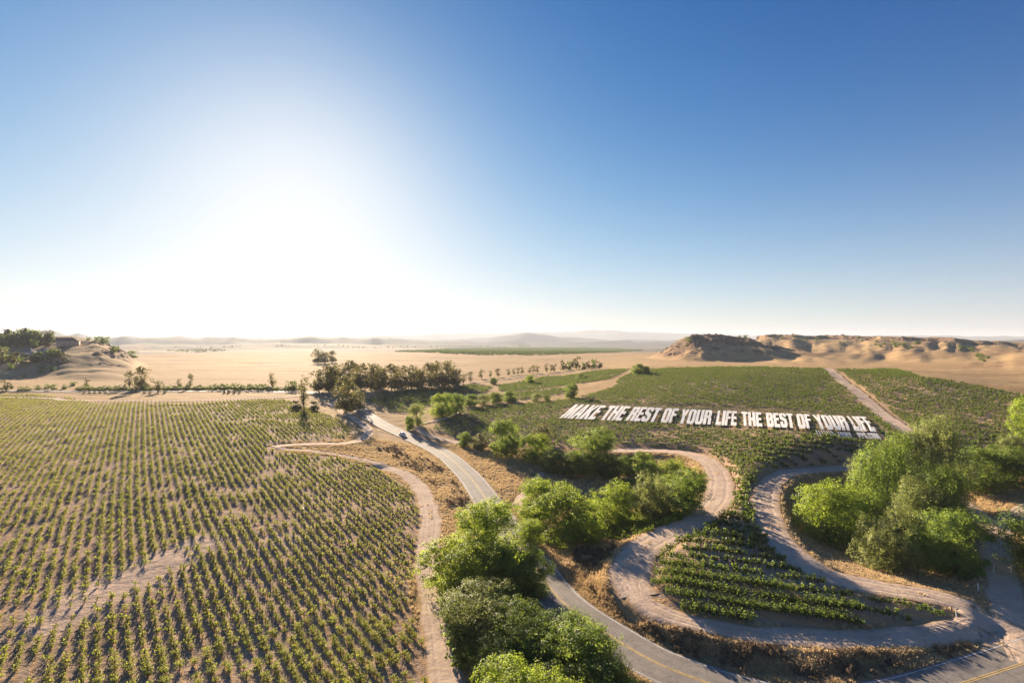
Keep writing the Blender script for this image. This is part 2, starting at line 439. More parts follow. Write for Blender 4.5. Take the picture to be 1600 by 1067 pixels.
# ------------------------------------------------------------------ materials
def new_mat(name):
    m = bpy.data.materials.new(name)
    m.use_nodes = True
    nt = m.node_tree
    nt.nodes.clear()
    return m, nt, nt.nodes, nt.links
def nd(nt, t, **kw):
    x = nt.nodes.new(t)
    for k, v in kw.items():
        setattr(x, k, v)
    return x
def principled(nt, rough=.9, spec=.1):
    out = nt.nodes.new('ShaderNodeOutputMaterial')
    b = nt.nodes.new('ShaderNodeBsdfPrincipled')
    b.inputs['Roughness'].default_value = rough
    b.inputs['Specular IOR Level'].default_value = spec
    nt.links.new(b.outputs[0], out.inputs['Surface'])
    return b, out
def mix(nt, fac, a, b, mode='MIX'):
    m = nt.nodes.new('ShaderNodeMix')
    m.data_type = 'RGBA'
    m.blend_type = mode
    for sock, val in ((0, fac), (6, a), (7, b)):
        if isinstance(val, (int, float)):
            m.inputs[sock].default_value = val
        elif isinstance(val, tuple):
            m.inputs[sock].default_value = val + (1,) if len(val) == 3 else val
        else:
            nt.links.new(val, m.inputs[sock])
    return m.outputs[2]
def noise(nt, scale, detail=4, rough=.55, vec=None, dims='3D'):
    x = nt.nodes.new('ShaderNodeTexNoise')
    x.inputs['Scale'].default_value = scale
    x.inputs['Detail'].default_value = detail
    x.inputs['Roughness'].default_value = rough
    if vec is not None:
        nt.links.new(vec, x.inputs['Vector'])
    return x.outputs[0]
def ramp(nt, fac, lo, hi):
    x = nt.nodes.new('ShaderNodeMapRange')
    x.interpolation_type = 'SMOOTHSTEP'
    nt.links.new(fac, x.inputs[0])
    x.inputs[1].default_value = lo; x.inputs[2].default_value = hi
    return x.outputs[0]
def math_n(nt, op, a, b=0.0):
    x = nt.nodes.new('ShaderNodeMath'); x.operation = op
    for s, v in ((0, a), (1, b)):
        if isinstance(v, (int, float)):
            x.inputs[s].default_value = v
        else:
            nt.links.new(v, x.inputs[s])
    return x.outputs[0]
def attr(nt, name):
    x = nt.nodes.new('ShaderNodeAttribute'); x.attribute_name = name
    return x
def bump(nt, h, strength, dist, bsdf):
    x = nt.nodes.new('ShaderNodeBump')
    x.inputs['Strength'].default_value = strength
    x.inputs['Distance'].default_value = dist
    nt.links.new(h, x.inputs['Height'])
    nt.links.new(x.outputs[0], bsdf.inputs['Normal'])

def ground_material():
    m, nt, N, Lk = new_mat('ground_earth')
    b, out = principled(nt, .95, .05)
    pos = nt.nodes.new('ShaderNodeNewGeometry').outputs['Position']
    big = noise(nt, .012, 5, .6, pos); mid = noise(nt, .11, 5, .6, pos); fine = noise(nt, .9, 5, .65, pos); grit = noise(nt, 4.0, 3, .6, pos)
    st = nt.nodes.new('ShaderNodeMapping'); st.inputs['Scale'].default_value = (.004, .03, .02); st.inputs['Rotation'].default_value = (0, 0, .25)
    Lk.new(pos, st.inputs[0])
    streak = noise(nt, 1.0, 5, .6, st.outputs[0])
    # dry grass
    g = mix(nt, ramp(nt, mid, .3, .7), (.50, .345, .178), (.41, .275, .140))
    g = mix(nt, ramp(nt, fine, .55, .78), g, (.27, .17, .10))
    g = mix(nt, ramp(nt, streak, .48, .72), g, (.33, .20, .108))
    g = mix(nt, math_n(nt, 'MULTIPLY', ramp(nt, big, .55, .75), .5), g, (.29, .20, .11))
    # vineyard soil with strips of dry weeds under the rows
    s = mix(nt, ramp(nt, mid, .3, .7), (.43, .305, .215), (.34, .245, .175))
    s = mix(nt, ramp(nt, fine, .5, .75), s, (.22, .155, .115))
    fr = math_n(nt, 'FRACT', attr(nt, 'rowc').outputs['Fac'])
    dd = math_n(nt, 'ABSOLUTE', math_n(nt, 'SUBTRACT', fr, .5))
    strip = math_n(nt, 'MULTIPLY', ramp(nt, math_n(nt, 'ADD', dd, math_n(nt, 'MULTIPLY', math_n(nt, 'SUBTRACT', fine, .5), .35)), .24, .40), .8)
    s = mix(nt, strip, s, mix(nt, ramp(nt, grit, .4, .65), (.56, .335, .175), (.36, .24, .12)))
    s = mix(nt, math_n(nt, 'MULTIPLY', ramp(nt, noise(nt, .035, 3, .5, pos), .58, .72), .6), s, (.52, .41, .33))
    c = mix(nt, attr(nt, 'soil').outputs['Fac'], g, s)
    c = mix(nt, math_n(nt, 'MULTIPLY', attr(nt, 'green').outputs['Fac'], ramp(nt, mid, .35, .65)), c, (.10, .115, .035))
    c = mix(nt, math_n(nt, 'MULTIPLY', attr(nt, 'bank').outputs['Fac'], ramp(nt, fine, .42, .62)), c, (.29, .20, .13))
    rk = mix(nt, ramp(nt, noise(nt, .25, 6, .7, pos), .35, .65), (.38, .25, .165), (.24, .16, .11))
    c = mix(nt, attr(nt, 'rock').outputs['Fac'], c, rk)
    c = mix(nt, math_n(nt, 'MULTIPLY', attr(nt, 'pale').outputs['Fac'], .6), c, (.60, .46, .36))
    fl = attr(nt, 'field').outputs['Fac']
    c = mix(nt, math_n(nt, 'MULTIPLY', ramp(nt, fl, .60, .64), .85), c, (.15, .135, .07))
    c = mix(nt, math_n(nt, 'MULTIPLY', ramp(nt, fl, .34, .30), .4), c, (.30, .20, .12))
    c = mix(nt, attr(nt, 'scrub').outputs['Fac'], c, (.085, .078, .062))  # scrub colour; across the far hills it is shade put into the colour
    Lk.new(c, b.inputs['Base Color'])
    h = math_n(nt, 'ADD', math_n(nt, 'MULTIPLY', fine, .35), math_n(nt, 'MULTIPLY', grit, .14))
    h = math_n(nt, 'ADD', h, math_n(nt, 'MULTIPLY', mid, 1.1))
    h = math_n(nt, 'ADD', h, math_n(nt, 'MULTIPLY', math_n(nt, 'MULTIPLY', noise(nt, .2, 6, .7, pos), attr(nt, 'rock').outputs['Fac']), 8.0))
    bump(nt, h, .8, 1.0, b)
    return m

def path_material():
    m, nt, N, Lk = new_mat('track_dirt')
    b, out = principled(nt, .95, .05)
    pos = nt.nodes.new('ShaderNodeNewGeometry').outputs['Position']
    across = attr(nt, 'across').outputs['Fac']
    mid = noise(nt, .22, 5, .6, pos); fine = noise(nt, 1.6, 5, .65, pos)
    c = mix(nt, ramp(nt, mid, .3, .7), (.66, .51, .385), (.54, .405, .30))
    c = mix(nt, math_n(nt, 'MULTIPLY', ramp(nt, fine, .48, .7), .6), c, (.36, .255, .18))
    a = math_n(nt, 'ABSOLUTE', across)
    wob = math_n(nt, 'MULTIPLY', math_n(nt, 'SUBTRACT', mid, .5), .35)
    rut = math_n(nt, 'ABSOLUTE', math_n(nt, 'SUBTRACT', math_n(nt, 'ADD', a, wob), .42))
    c = mix(nt, math_n(nt, 'MULTIPLY', ramp(nt, rut, .20, .02), .17), c, (.68, .54, .42))
    edge = ramp(nt, math_n(nt, 'ADD', a, math_n(nt, 'MULTIPLY', math_n(nt, 'SUBTRACT', fine, .5), .7)), .72, 1.0)
    c = mix(nt, edge, c, (.44, .29, .165))
    Lk.new(c, b.inputs['Base Color'])
    h = math_n(nt, 'ADD', math_n(nt, 'MULTIPLY', fine, .07), math_n(nt, 'MULTIPLY', mid, .25))
    bump(nt, math_n(nt, 'ADD', h, math_n(nt, 'MULTIPLY', ramp(nt, rut, .16, .04), -.04)), .8, 1.0, b)
    return m

def asphalt_material():
    m, nt, N, Lk = new_mat('asphalt')
    b, out = principled(nt, .8, .25)
    pos = nt.nodes.new('ShaderNodeNewGeometry').outputs['Position']
    across = attr(nt, 'across').outputs['Fac']
    c = mix(nt, ramp(nt, noise(nt, .3, 5, .6, pos), .3, .7), (.225, .20, .176), (.29, .26, .228))
    a = math_n(nt, 'ABSOLUTE', across)
    wheel = ramp(nt, math_n(nt, 'ABSOLUTE', math_n(nt, 'SUBTRACT', math_n(nt, 'ABSOLUTE', math_n(nt, 'SUBTRACT', a, .48)), .2)), .1, .02)
    c = mix(nt, math_n(nt, 'MULTIPLY', wheel, .4), c, (.20, .18, .16))
    c = mix(nt, ramp(nt, noise(nt, 9, 3, .6, pos), .58, .75), c, (.20, .18, .16))
    crack = math_n(nt, 'ABSOLUTE', math_n(nt, 'SUBTRACT', noise(nt, .35, 6, .62, pos), .5))
    c = mix(nt, math_n(nt, 'MULTIPLY', ramp(nt, crack, .010, .002), .7), c, (.05, .047, .044))
    patch = ramp(nt, noise(nt, .07, 2, .4, pos), .60, .62)
    c = mix(nt, math_n(nt, 'MULTIPLY', patch, .4), c, (.19, .172, .155))
    c = mix(nt, ramp(nt, math_n(nt, 'ADD', a, math_n(nt, 'MULTIPLY', math_n(nt, 'SUBTRACT', noise(nt, .8, 4, .6, pos), .5), .2)), .93, 1.0), c, (.33, .24, .16))
    Lk.new(c, b.inputs['Base Color'])
    bump(nt, noise(nt, 14, 3, .6, pos), .3, .02, b)
    return m

def simple(name, col, rough=.6, spec=.3, var=.15, scale=3.0, metal=0.0):
    m, nt, N, Lk = new_mat(name)
    b, out = principled(nt, rough, spec)
    b.inputs['Metallic'].default_value = metal
    tc = nt.nodes.new('ShaderNodeTexCoord').outputs['Object']
    f = noise(nt, scale, 4, .6, tc)
    lo = tuple(x * (1 - var) for x in col); hi = tuple(min(1, x * (1 + var)) for x in col)
    Lk.new(mix(nt, ramp(nt, f, .3, .7), lo, hi), b.inputs['Base Color'])
    return m

def leaf_material(name, lo, hi, trans, tfac=.38, rough=.55):
    m, nt, N, Lk = new_mat(name)
    b, out = principled(nt, rough, .25)
    t = attr(nt, 'tint').outputs['Fac']
    oi = nt.nodes.new('ShaderNodeObjectInfo').outputs['Random']
    c = mix(nt, t, lo, hi)
    hsv = nt.nodes.new('ShaderNodeHueSaturation')
    Lk.new(c, hsv.inputs['Color'])
    Lk.new(math_n(nt, 'ADD', math_n(nt, 'MULTIPLY', oi, .03), .485), hsv.inputs['Hue'])
    Lk.new(math_n(nt, 'ADD', math_n(nt, 'MULTIPLY', oi, .35), .82), hsv.inputs['Value'])
    Lk.new(hsv.outputs[0], b.inputs['Base Color'])
    tr = nt.nodes.new('ShaderNodeBsdfTranslucent')
    Lk.new(mix(nt, t, tuple(x * .75 for x in trans), trans), tr.inputs['Color'])
    mx = nt.nodes.new('ShaderNodeMixShader')
    mx.inputs[0].default_value = tfac
    Lk.new(b.outputs[0], mx.inputs[1]); Lk.new(tr.outputs[0], mx.inputs[2])
    Lk.new(mx.outputs[0], out.inputs['Surface'])
    return m

M = {}
M['ground'] = ground_material()
M['path'] = path_material()
M['asphalt'] = asphalt_material()
M['yellow'] = simple('yellow_road_paint', (.60, .42, .16), .7, .2, .25, .8)
M['white_paint'] = simple('white_road_paint', (.62, .60, .56), .7, .2, .25, .8)
M['bright'] = leaf_material('leaf_bright', (.080, .145, .020), (.185, .262, .038), (.58, .72, .085), .50)
M['mid'] = leaf_material('leaf_mid', (.062, .120, .024), (.150, .220, .048), (.48, .62, .10), .48)
M['dark'] = leaf_material('leaf_dark', (.052, .098, .023), (.125, .185, .044), (.38, .50, .085), .46)
M['grey'] = leaf_material('leaf_greygreen', (.10, .138, .048), (.22, .255, .098), (.52, .58, .17), .48)
M['euc'] = leaf_material('leaf_eucalyptus', (.062, .070, .03), (.14, .14, .055), (.36, .33, .10), .42)
M['vine'] = leaf_material('leaf_vine', (.085, .12, .024), (.20, .23, .048), (.56, .60, .09), .47)
M['vine_m'] = leaf_material('leaf_vine_lush', (.042, .080, .015), (.10, .142, .028), (.27, .36, .052), .42)
M['straw'] = leaf_material('dry_grass_blade', (.54, .405, .23), (.78, .62, .39), (.72, .55, .31), .42, .8)
M['brush'] = leaf_material('dry_brush_twig', (.20, .14, .095), (.38, .28, .18), (.32, .23, .13), .25, .8)
M['olive'] = leaf_material('leaf_olive_scrub', (.055, .062, .022), (.15, .15, .05), (.22, .22, .06), .32)
M['bark'] = simple('bark', (.16, .12, .09), .9, .1, .35, 4)
M['pale_bark'] = simple('bark_pale', (.36, .32, .27), .9, .1, .3, 3)
M['vinewood'] = simple('vine_wood', (.10, .07, .05), .9, .1, .3, 6)
M['rock'] = simple('brown_rock', (.36, .245, .165), .95, .1, .4, .8)
M['post'] = simple('grey_wood_post', (.25, .21, .17), .9, .1, .25, 5)
M['stake'] = simple('white_painted_stake', (.80, .79, .76), .6, .3, .06, 4)

# ------------------------------------------------------------------ object helpers
def tag(o, label=None, cat=None, group=None, kind=None):
    if label: o['label'] = label
    if cat: o['category'] = cat
    if group: o['group'] = group
    if kind: o['kind'] = kind
    return o
def empty(name, loc, rz=0.0, sc=1.0):
    o = bpy.data.objects.new(name, None)
    o.empty_display_size = .3
    o.location = loc; o.rotation_euler = (0, 0, rz)
    o.scale = (sc, sc, sc) if isinstance(sc, (int, float)) else sc
    COL.objects.link(o)
    return o
def link(name, mesh, parent=None, loc=None):
    o = bpy.data.objects.new(name, mesh)
    COL.objects.link(o)
    if parent is not None: o.parent = parent
    if loc is not None: o.location = loc
    return o
def copy_tree(o, parent=None):
    c = o.copy(); COL.objects.link(c); c.parent = parent
    for ch in o.children: copy_tree(ch, c)
    return c
def mesh_np(name, verts, faces, mats, fmat=None, attrs=None, smooth_f=False):
    """verts (N,3); faces (F,k) int array"""
    me = bpy.data.meshes.new(name)
    V = np.asarray(verts, np.float32); F = np.asarray(faces, np.int32)
    me.vertices.add(len(V)); me.vertices.foreach_set('co', V.ravel())
    k = F.shape[1]
    me.loops.add(F.size); me.loops.foreach_set('vertex_index', F.ravel())
    me.polygons.add(len(F))
    me.polygons.foreach_set('loop_start', np.arange(0, F.size, k, dtype=np.int32))
    if fmat is not None: me.polygons.foreach_set('material_index', np.asarray(fmat, np.int32))
    if smooth_f: me.polygons.foreach_set('use_smooth', np.ones(len(F), bool))
    for m in mats: me.materials.append(m)
    for nm, (dom, arr) in (attrs or {}).items():
        a = me.attributes.new(nm, 'FLOAT', dom)
        a.data.foreach_set('value', np.asarray(arr, np.float32).ravel())
    me.update(calc_edges=True)
    return me
def tube(pts, radii, seg=6):
    """tapered tube: verts, quads"""
    P = np.array(pts, float); vs = []; fs = []
    for i, p in enumerate(P):
        d = P[min(i + 1, len(P) - 1)] - P[max(i - 1, 0)]
        d /= np.linalg.norm(d) + 1e-9
        a = np.cross(d, [0, 0, 1.0]) if abs(d[2]) < .9 else np.cross(d, [1.0, 0, 0])
        a /= np.linalg.norm(a); b = np.cross(d, a)
        for k in range(seg):
            t = 2 * math.pi * k / seg
            vs.append(p + radii[i] * (math.cos(t) * a + math.sin(t) * b))
    for i in range(len(P) - 1):
        for k in range(seg):
            fs.append((i * seg + k, i * seg + (k + 1) % seg, (i + 1) * seg + (k + 1) % seg, (i + 1) * seg + k))
    return np.array(vs), np.array(fs)
def join_vf(parts):
    V, F, o = [], [], 0
    for v, f in parts:
        V.append(v); F.append(f + o); o += len(v)
    return np.vstack(V), np.vstack(F)
def box_vf(x0, x1, y0, y1, z0, z1):
    v = np.array([(x, y, z) for z in (z0, z1) for y in (y0, y1) for x in (x0, x1)], float)
    f = np.array([(0, 2, 3, 1), (4, 5, 7, 6), (0, 1, 5, 4), (2, 6, 7, 3), (0, 4, 6, 2), (1, 3, 7, 5)])
    return v, f

def leaves(centers, normals, size, rg, aspect=.62):
    """diamond leaf quads"""
    nL = len(centers)
    nrm = normals / (np.linalg.norm(normals, axis=1, keepdims=True) + 1e-9)
    ref = rg.normal(size=(nL, 3))
    a = np.cross(nrm, ref); a /= np.linalg.norm(a, axis=1, keepdims=True) + 1e-9
    b = np.cross(nrm, a)
    s = size[:, None]
    bend = nrm * s * .12
    v = np.stack([centers + a * s * .5 - bend, centers + b * s * .5 * aspect + bend, centers - a * s * .5 - bend, centers - b * s * .5 * aspect + bend], 1).reshape(-1, 3)
    f = np.arange(nL * 4).reshape(-1, 4)
    return v, f

# ------------------------------------------------------------------ ground sheet
nr, nt_ = GZ.shape
idx = np.arange(nr * nt_).reshape(nr, nt_)
quads = np.stack([idx[:-1, :-1], idx[:-1, 1:], idx[1:, 1:], idx[1:, :-1]], -1).reshape(-1, 4)[:, ::-1]
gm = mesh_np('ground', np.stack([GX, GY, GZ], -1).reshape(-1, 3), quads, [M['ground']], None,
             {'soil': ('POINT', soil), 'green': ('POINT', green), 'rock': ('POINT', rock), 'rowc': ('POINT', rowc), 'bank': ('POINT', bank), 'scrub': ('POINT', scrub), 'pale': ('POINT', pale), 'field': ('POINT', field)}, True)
ground = link('ground', gm)
tag(ground, kind='structure')

def ribbon(name, L, half, mat, off, nx=7, edge_noise=0.0, shift=0.0, dense=True, parent=None):
    d = np.gradient(L, axis=0); d /= np.linalg.norm(d, axis=1, keepdims=True) + 1e-9
    nrm = np.stack([d[:, 1], -d[:, 0]], 1)
    ac = np.linspace(-1, 1, nx)
    wv = np.full(len(L), half)
    e1 = (fbm(L[:, 0] / 5, L[:, 1] / 5, 401, 3) - .5) * 2 * edge_noise
    e2 = (fbm(L[:, 0] / 5 + 77, L[:, 1] / 5, 403, 3) - .5) * 2 * edge_noise
    lat = np.where(ac[None] < 0, ac[None] * (wv + e1)[:, None], ac[None] * (wv + e2)[:, None]) + shift
    X = L[:, 0, None] + nrm[:, 0, None] * lat; Y = L[:, 1, None] + nrm[:, 1, None] * lat
    Z = gz(X, Y) + off + np.hypot(X, Y) * .0004
    if edge_noise > 0:
        Z[:, 0] -= off * .7; Z[:, -1] -= off * .7
    V = np.stack([X, Y, Z], -1).reshape(-1, 3)
    I = np.arange(len(L) * nx).reshape(len(L), nx)
    F = np.stack([I[:-1, :-1], I[1:, :-1], I[1:, 1:], I[:-1, 1:]], -1).reshape(-1, 4)[:, ::-1]
    me = mesh_np(name, V, F, [mat], None, {'across': ('POINT', np.broadcast_to(ac[None], X.shape))}, True)
    # faces must look up
    if me.polygons[0].normal.z < 0:
        me.flip_normals()
    return link(name, me, parent)
fine_road = catmull(road_L[::3], 1.2)
road = tag(ribbon('road', fine_road, 3.9, M['asphalt'], .10, 9), kind='structure')
for sgn in (-1, 1):
    ribbon('centre_line', fine_road, .07, M['yellow'], .112, 2, 0, sgn * .14, parent=road)
    ribbon('edge_line', fine_road, .075, M['white_paint'], .112, 2, 0, sgn * 3.45, parent=road)
for i, (k, (L, zs, w)) in enumerate(path_L.items()):
    tag(ribbon('dirt_track', catmull(L[::2], 1.2), w / 2, M['path'], .055 + i * .006, 9, .8), kind='structure')

# ------------------------------------------------------------------ scattered stuff by geometry nodes
def scatter(name, pts, rotz, scl, protos, pick, label=None, cat=None):
    me = bpy.data.meshes.new(name)
    me.from_pydata([tuple(p) for p in pts], [], [])
    for nm, arr, typ in (('rotz', rotz, 'FLOAT'), ('scl', scl, 'FLOAT_VECTOR'), ('pick', pick, 'INT')):
        a = me.attributes.new(nm, typ, 'POINT')
        a.data.foreach_set('vector' if typ == 'FLOAT_VECTOR' else 'value', np.asarray(arr, np.int32 if typ == 'INT' else np.float32).ravel())
    o = link(name, me)
    tag(o, label, cat, kind='stuff')
    ng = bpy.data.node_groups.new(name + '_scatter', 'GeometryNodeTree')
    ng.interface.new_socket('Geometry', in_out='INPUT', socket_type='NodeSocketGeometry')
    ng.interface.new_socket('Geometry', in_out='OUTPUT', socket_type='NodeSocketGeometry')
    gi = ng.nodes.new('NodeGroupInput'); go = ng.nodes.new('NodeGroupOutput')
    ip = ng.nodes.new('GeometryNodeInstanceOnPoints')
    jn = ng.nodes.new('GeometryNodeJoinGeometry')
    for p in protos:
        oi = ng.nodes.new('GeometryNodeObjectInfo')
        oi.transform_space = 'ORIGINAL'
        oi.inputs['Object'].default_value = p
        oi.inputs['As Instance'].default_value = True
        ng.links.new(oi.outputs['Geometry'], jn.inputs[0])
    def na(nm, typ):
        x = ng.nodes.new('GeometryNodeInputNamedAttribute'); x.data_type = typ
        x.inputs['Name'].default_value = nm
        return x.outputs['Attribute']
    cx = ng.nodes.new('ShaderNodeCombineXYZ')
    ng.links.new(na('rotz', 'FLOAT'), cx.inputs['Z'])
    ng.links.new(gi.outputs[0], ip.inputs['Points'])
    ng.links.new(jn.outputs[0], ip.inputs['Instance'])
    ip.inputs['Pick Instance'].default_value = True
    ng.links.new(na('pick', 'INT'), ip.inputs['Instance Index'])
    ng.links.new(cx.outputs[0], ip.inputs['Rotation'])
    ng.links.new(na('scl', 'FLOAT_VECTOR'), ip.inputs['Scale'])
    ng.links.new(ip.outputs[0], go.inputs[0])
    md = o.modifiers.new('scatter', 'NODES')
    md.node_group = ng
    return o
def proto(name, mesh):
    return bpy.data.objects.new(name, mesh)      # a source for scatter(), not linked to the scene

# ------------------------------------------------------------------ grapevines
def vine_foliage(seed, nleaf, lsize, length=1.25, width=.62, zlo=.55, zhi=1.25, mat='vine'):
    rg = np.random.default_rng(seed)
    # shoots spring from a cordon, leaves along each shoot
    ns = max(4, nleaf // 9)
    c, nm, sz, tn = [], [], [], []
    for k in range(ns):
        x0 = rg.uniform(-.5, .5) * length
        top = rg.uniform(.55, 1.12)
        lean = rg.normal(size=2) * [.16, .30 * width / .62]
        m = nleaf // ns
        for t in np.linspace(.05, 1, m):
            z = zlo + (zhi - zlo) * t * top
            p = [x0 + lean[0] * t + rg.normal() * .10, lean[1] * t * 1.2 + rg.normal() * .12 * width / .62, z - .18 * t * t * rg.uniform(0, 1) + rg.normal() * .05]
            c.append(p); nm.append([rg.normal() * .6, rg.normal() * .7 + lean[1], .65 + rg.normal() * .3])
            sz.append(lsize * rg.uniform(.7, 1.25)); tn.append(np.clip(.15 + .6 * t * rg.uniform(.6, 1.2) + rg.normal() * .1, 0, 1))
    v, f = leaves(np.array(c), np.array(nm), np.array(sz), rg, .85)
    return v, f, np.array(tn)
def vine_trunk(seed, length=1.2):
    rg = np.random.default_rng(seed + 900)
    b = rg.normal() * .05
    return join_vf([tube([(0, 0, -.1), (b, .02, .3), (0, 0, .66)], [.055, .045, .05], 5),
                    tube([(-length * .48, 0, .70), (0, 0, .66), (length * .48, 0, .71)], [.018, .035, .018], 4)])
vine_src = []
for k in range(6):
    v, f, t = vine_foliage(10 + k, 230, .150, 1.1, .66, .22, [.80, .92, .70, .86, .82, .75][k])
    vf = mesh_np('vine_foliage', v, f, [M['vine']], None, {'tint': ('FACE', t)})
    v, f = vine_trunk(k)
    vine_src.append((vf, mesh_np('vine_trunk', v, f, [M['vinewood']])))
lush_src = []
for k in range(4):
    v, f, t = vine_foliage(30 + k, 380, .185, 1.9, .95, .3, 1.4)
    vf = mesh_np('vine_foliage_lush', v, f, [M['vine_m']], None, {'tint': ('FACE', t)})
    v, f = vine_trunk(20 + k, 1.5)
    lush_src.append((vf, mesh_np('vine_trunk_lush', v, f, [M['vinewood']])))
def vine_proto(kind, seed, nleaf, lsize, **kw):
    v, f, t = vine_foliage(seed, nleaf, lsize, **kw)
    tv, tf = vine_trunk(seed)
    V, F = join_vf([(v, f), (tv, tf)])
    return proto('vine_source', mesh_np('vine_source', V, F, [M[kind], M['vinewood']], [0] * len(f) + [1] * len(tf), {'tint': ('FACE', np.concatenate([t, np.zeros(len(tf))]))}))
vp_w = [vine_proto('vine', 50 + k, 62, .205, length=1.05, width=.50, zlo=.18, zhi=.78) for k in range(5)]
vp_m = [vine_proto('vine_m', 70 + k, 76, .31, length=1.6, width=.46, zlo=.35, zhi=1.3) for k in range(5)]

# places: left field, rows running away; right fields, rows running across
spots = []      # x, y, rot, field
rows_w = np.arange(-215, 105)
Yv = np.arange(45, 420, 0.76)
XX = (rows_w[:, None] * ROW_S + rowF(Yv)[None]); YY = np.broadcast_to(Yv[None], XX.shape)
XX = XX + rng.normal(size=XX.shape) * .10; YY = YY + rng.normal(size=XX.shape) * .12
okw = in_poly(XX, YY, POLY_W)
gap = vnoise(XX / 7, YY / 7, 501) * .5 + vnoise(XX / 2.2, YY / 2.2, 503) * .5
bald_d = bald_dist(XX, YY)
okw &= (gap + rng.uniform(-.22, .22, XX.shape) > .34) & ((bald_d > .85 + rng.normal(size=XX.shape) * .22) | (rng.uniform(0, 1, XX.shape) < .10))
slope_w = np.arctan2(1.0, np.gradient(rowF(Yv), Yv))
RW = np.broadcast_to(slope_w[None], XX.shape)
Wv = np.stack([XX[okw], YY[okw], RW[okw]], 1)

c0 = np.arange(60, 520, ROW_M)
Xv = np.arange(-120, 420, 1.4)
XX = np.broadcast_to(Xv[None], (len(c0), len(Xv))) + rng.normal(size=(len(c0), len(Xv))) * .15
YY = c0[:, None] - .235 * XX + rng.normal(size=XX.shape) * .06
sl = -0.235
okm = in_poly(XX, YY, POLY_M) | in_poly(XX, YY, POLY_E)
for p in POLY_S: okm |= in_poly(XX, YY, p)
okm &= ~in_poly(XX, YY, PATCH)
thin = np.where(YY > 125, smooth(.30, .62, vnoise(XX / 24, YY / 12, 511) * .6 + .4 * vnoise(XX / 6, YY / 6, 512)), 1.0)
okm &= rng.uniform(0, 1, XX.shape) < .72 + .26 * thin
Mv = np.stack([XX[okm], YY[okm], np.full(okm.sum(), math.atan(sl))], 1)
# keep tracks free
def free_of_paths(P, extra=.3):
    ok = np.ones(len(P), bool)
    for L, zs, w in list(path_L.values()) + [(road_L, road_z, 8.0)]:
        d, _ = dist_line(P[:, 0], P[:, 1], L, zs)
        ok &= d > w / 2 + extra
    return ok
Wv = Wv[free_of_paths(Wv)]; Mv = Mv[free_of_paths(Mv)]
def pix(P, z):
    u = CU + FPX * P[:, 0] / P[:, 1]; v = V0 + FPX * (CAM_H - z) / P[:, 1]
    return u, v
allv = np.vstack([np.column_stack([Wv, np.zeros(len(Wv))]), np.column_stack([Mv, np.ones(len(Mv))])])
za = gz(allv[:, 0], allv[:, 1])
uu, vv = pix(allv, za)
inview = (uu > 2) & (uu < 1598) & (vv < 1072)
dist = np.hypot(np.hypot(allv[:, 0], allv[:, 1]), CAM_H - za)
keyd = np.where(inview, dist - allv[:, 3] * 9.0, 1e9)
near_idx = np.argsort(keyd)[:296]
single = np.zeros(len(allv), bool); single[near_idx] = True
for n_i, i in enumerate(near_idx):
    x, y, r, fld = allv[i]
    src = (lush_src[n_i % 4] if fld else vine_src[n_i % 6])
    rt = empty('grapevine', (x, y, za[i]), r + (math.pi if rng.uniform() < .5 else 0), float(rng.uniform(1.0, 1.3) if fld else rng.uniform(.65, 1.12)))
    if fld:
        tag(rt, 'lush grapevine in the hedge-like rows on the low knoll above the road', 'grapevine', 'grapevines on the knoll above the road')
    else:
        tag(rt, 'leafy grapevine on a short trunk in the nearest rows of the left vineyard', 'grapevine', 'grapevines at the near end of the left vineyard')
    link('foliage', src[0], rt); link('trunk', src[1], rt)
def vine_stuff(name, sel, protos, hz, lab):
    P = allv[sel]; k = len(P)
    s = rng.uniform(.7, 1.18, k) * np.where((P[:, 3] == 1) & (P[:, 1] < 172) & (P[:, 1] > 84), 1.25, 1.0)
    low = np.ones(k)
    low[in_poly(P[:, 0], P[:, 1], LETTER_BOX)] = .50
    for poly in LETTER_POLYS:
        low[in_poly(P[:, 0], P[:, 1], poly)] = .24
    scl = np.stack([s * rng.uniform(.9, 1.15, k), s * rng.uniform(.9, 1.2, k), s * hz * low * rng.uniform(.85, 1.15, k)], 1)
    scatter(name, np.stack([P[:, 0], P[:, 1], za[sel]], 1), P[:, 2] + math.pi * rng.integers(0, 2, k), scl, protos, rng.integers(0, len(protos), k), lab)
LETTER_POLYS = []
vine_stuff('vineyard_rows', (allv[:, 3] == 0) & ~single, vp_w, 1.0, 'long rows of grapevines filling the left vineyard')

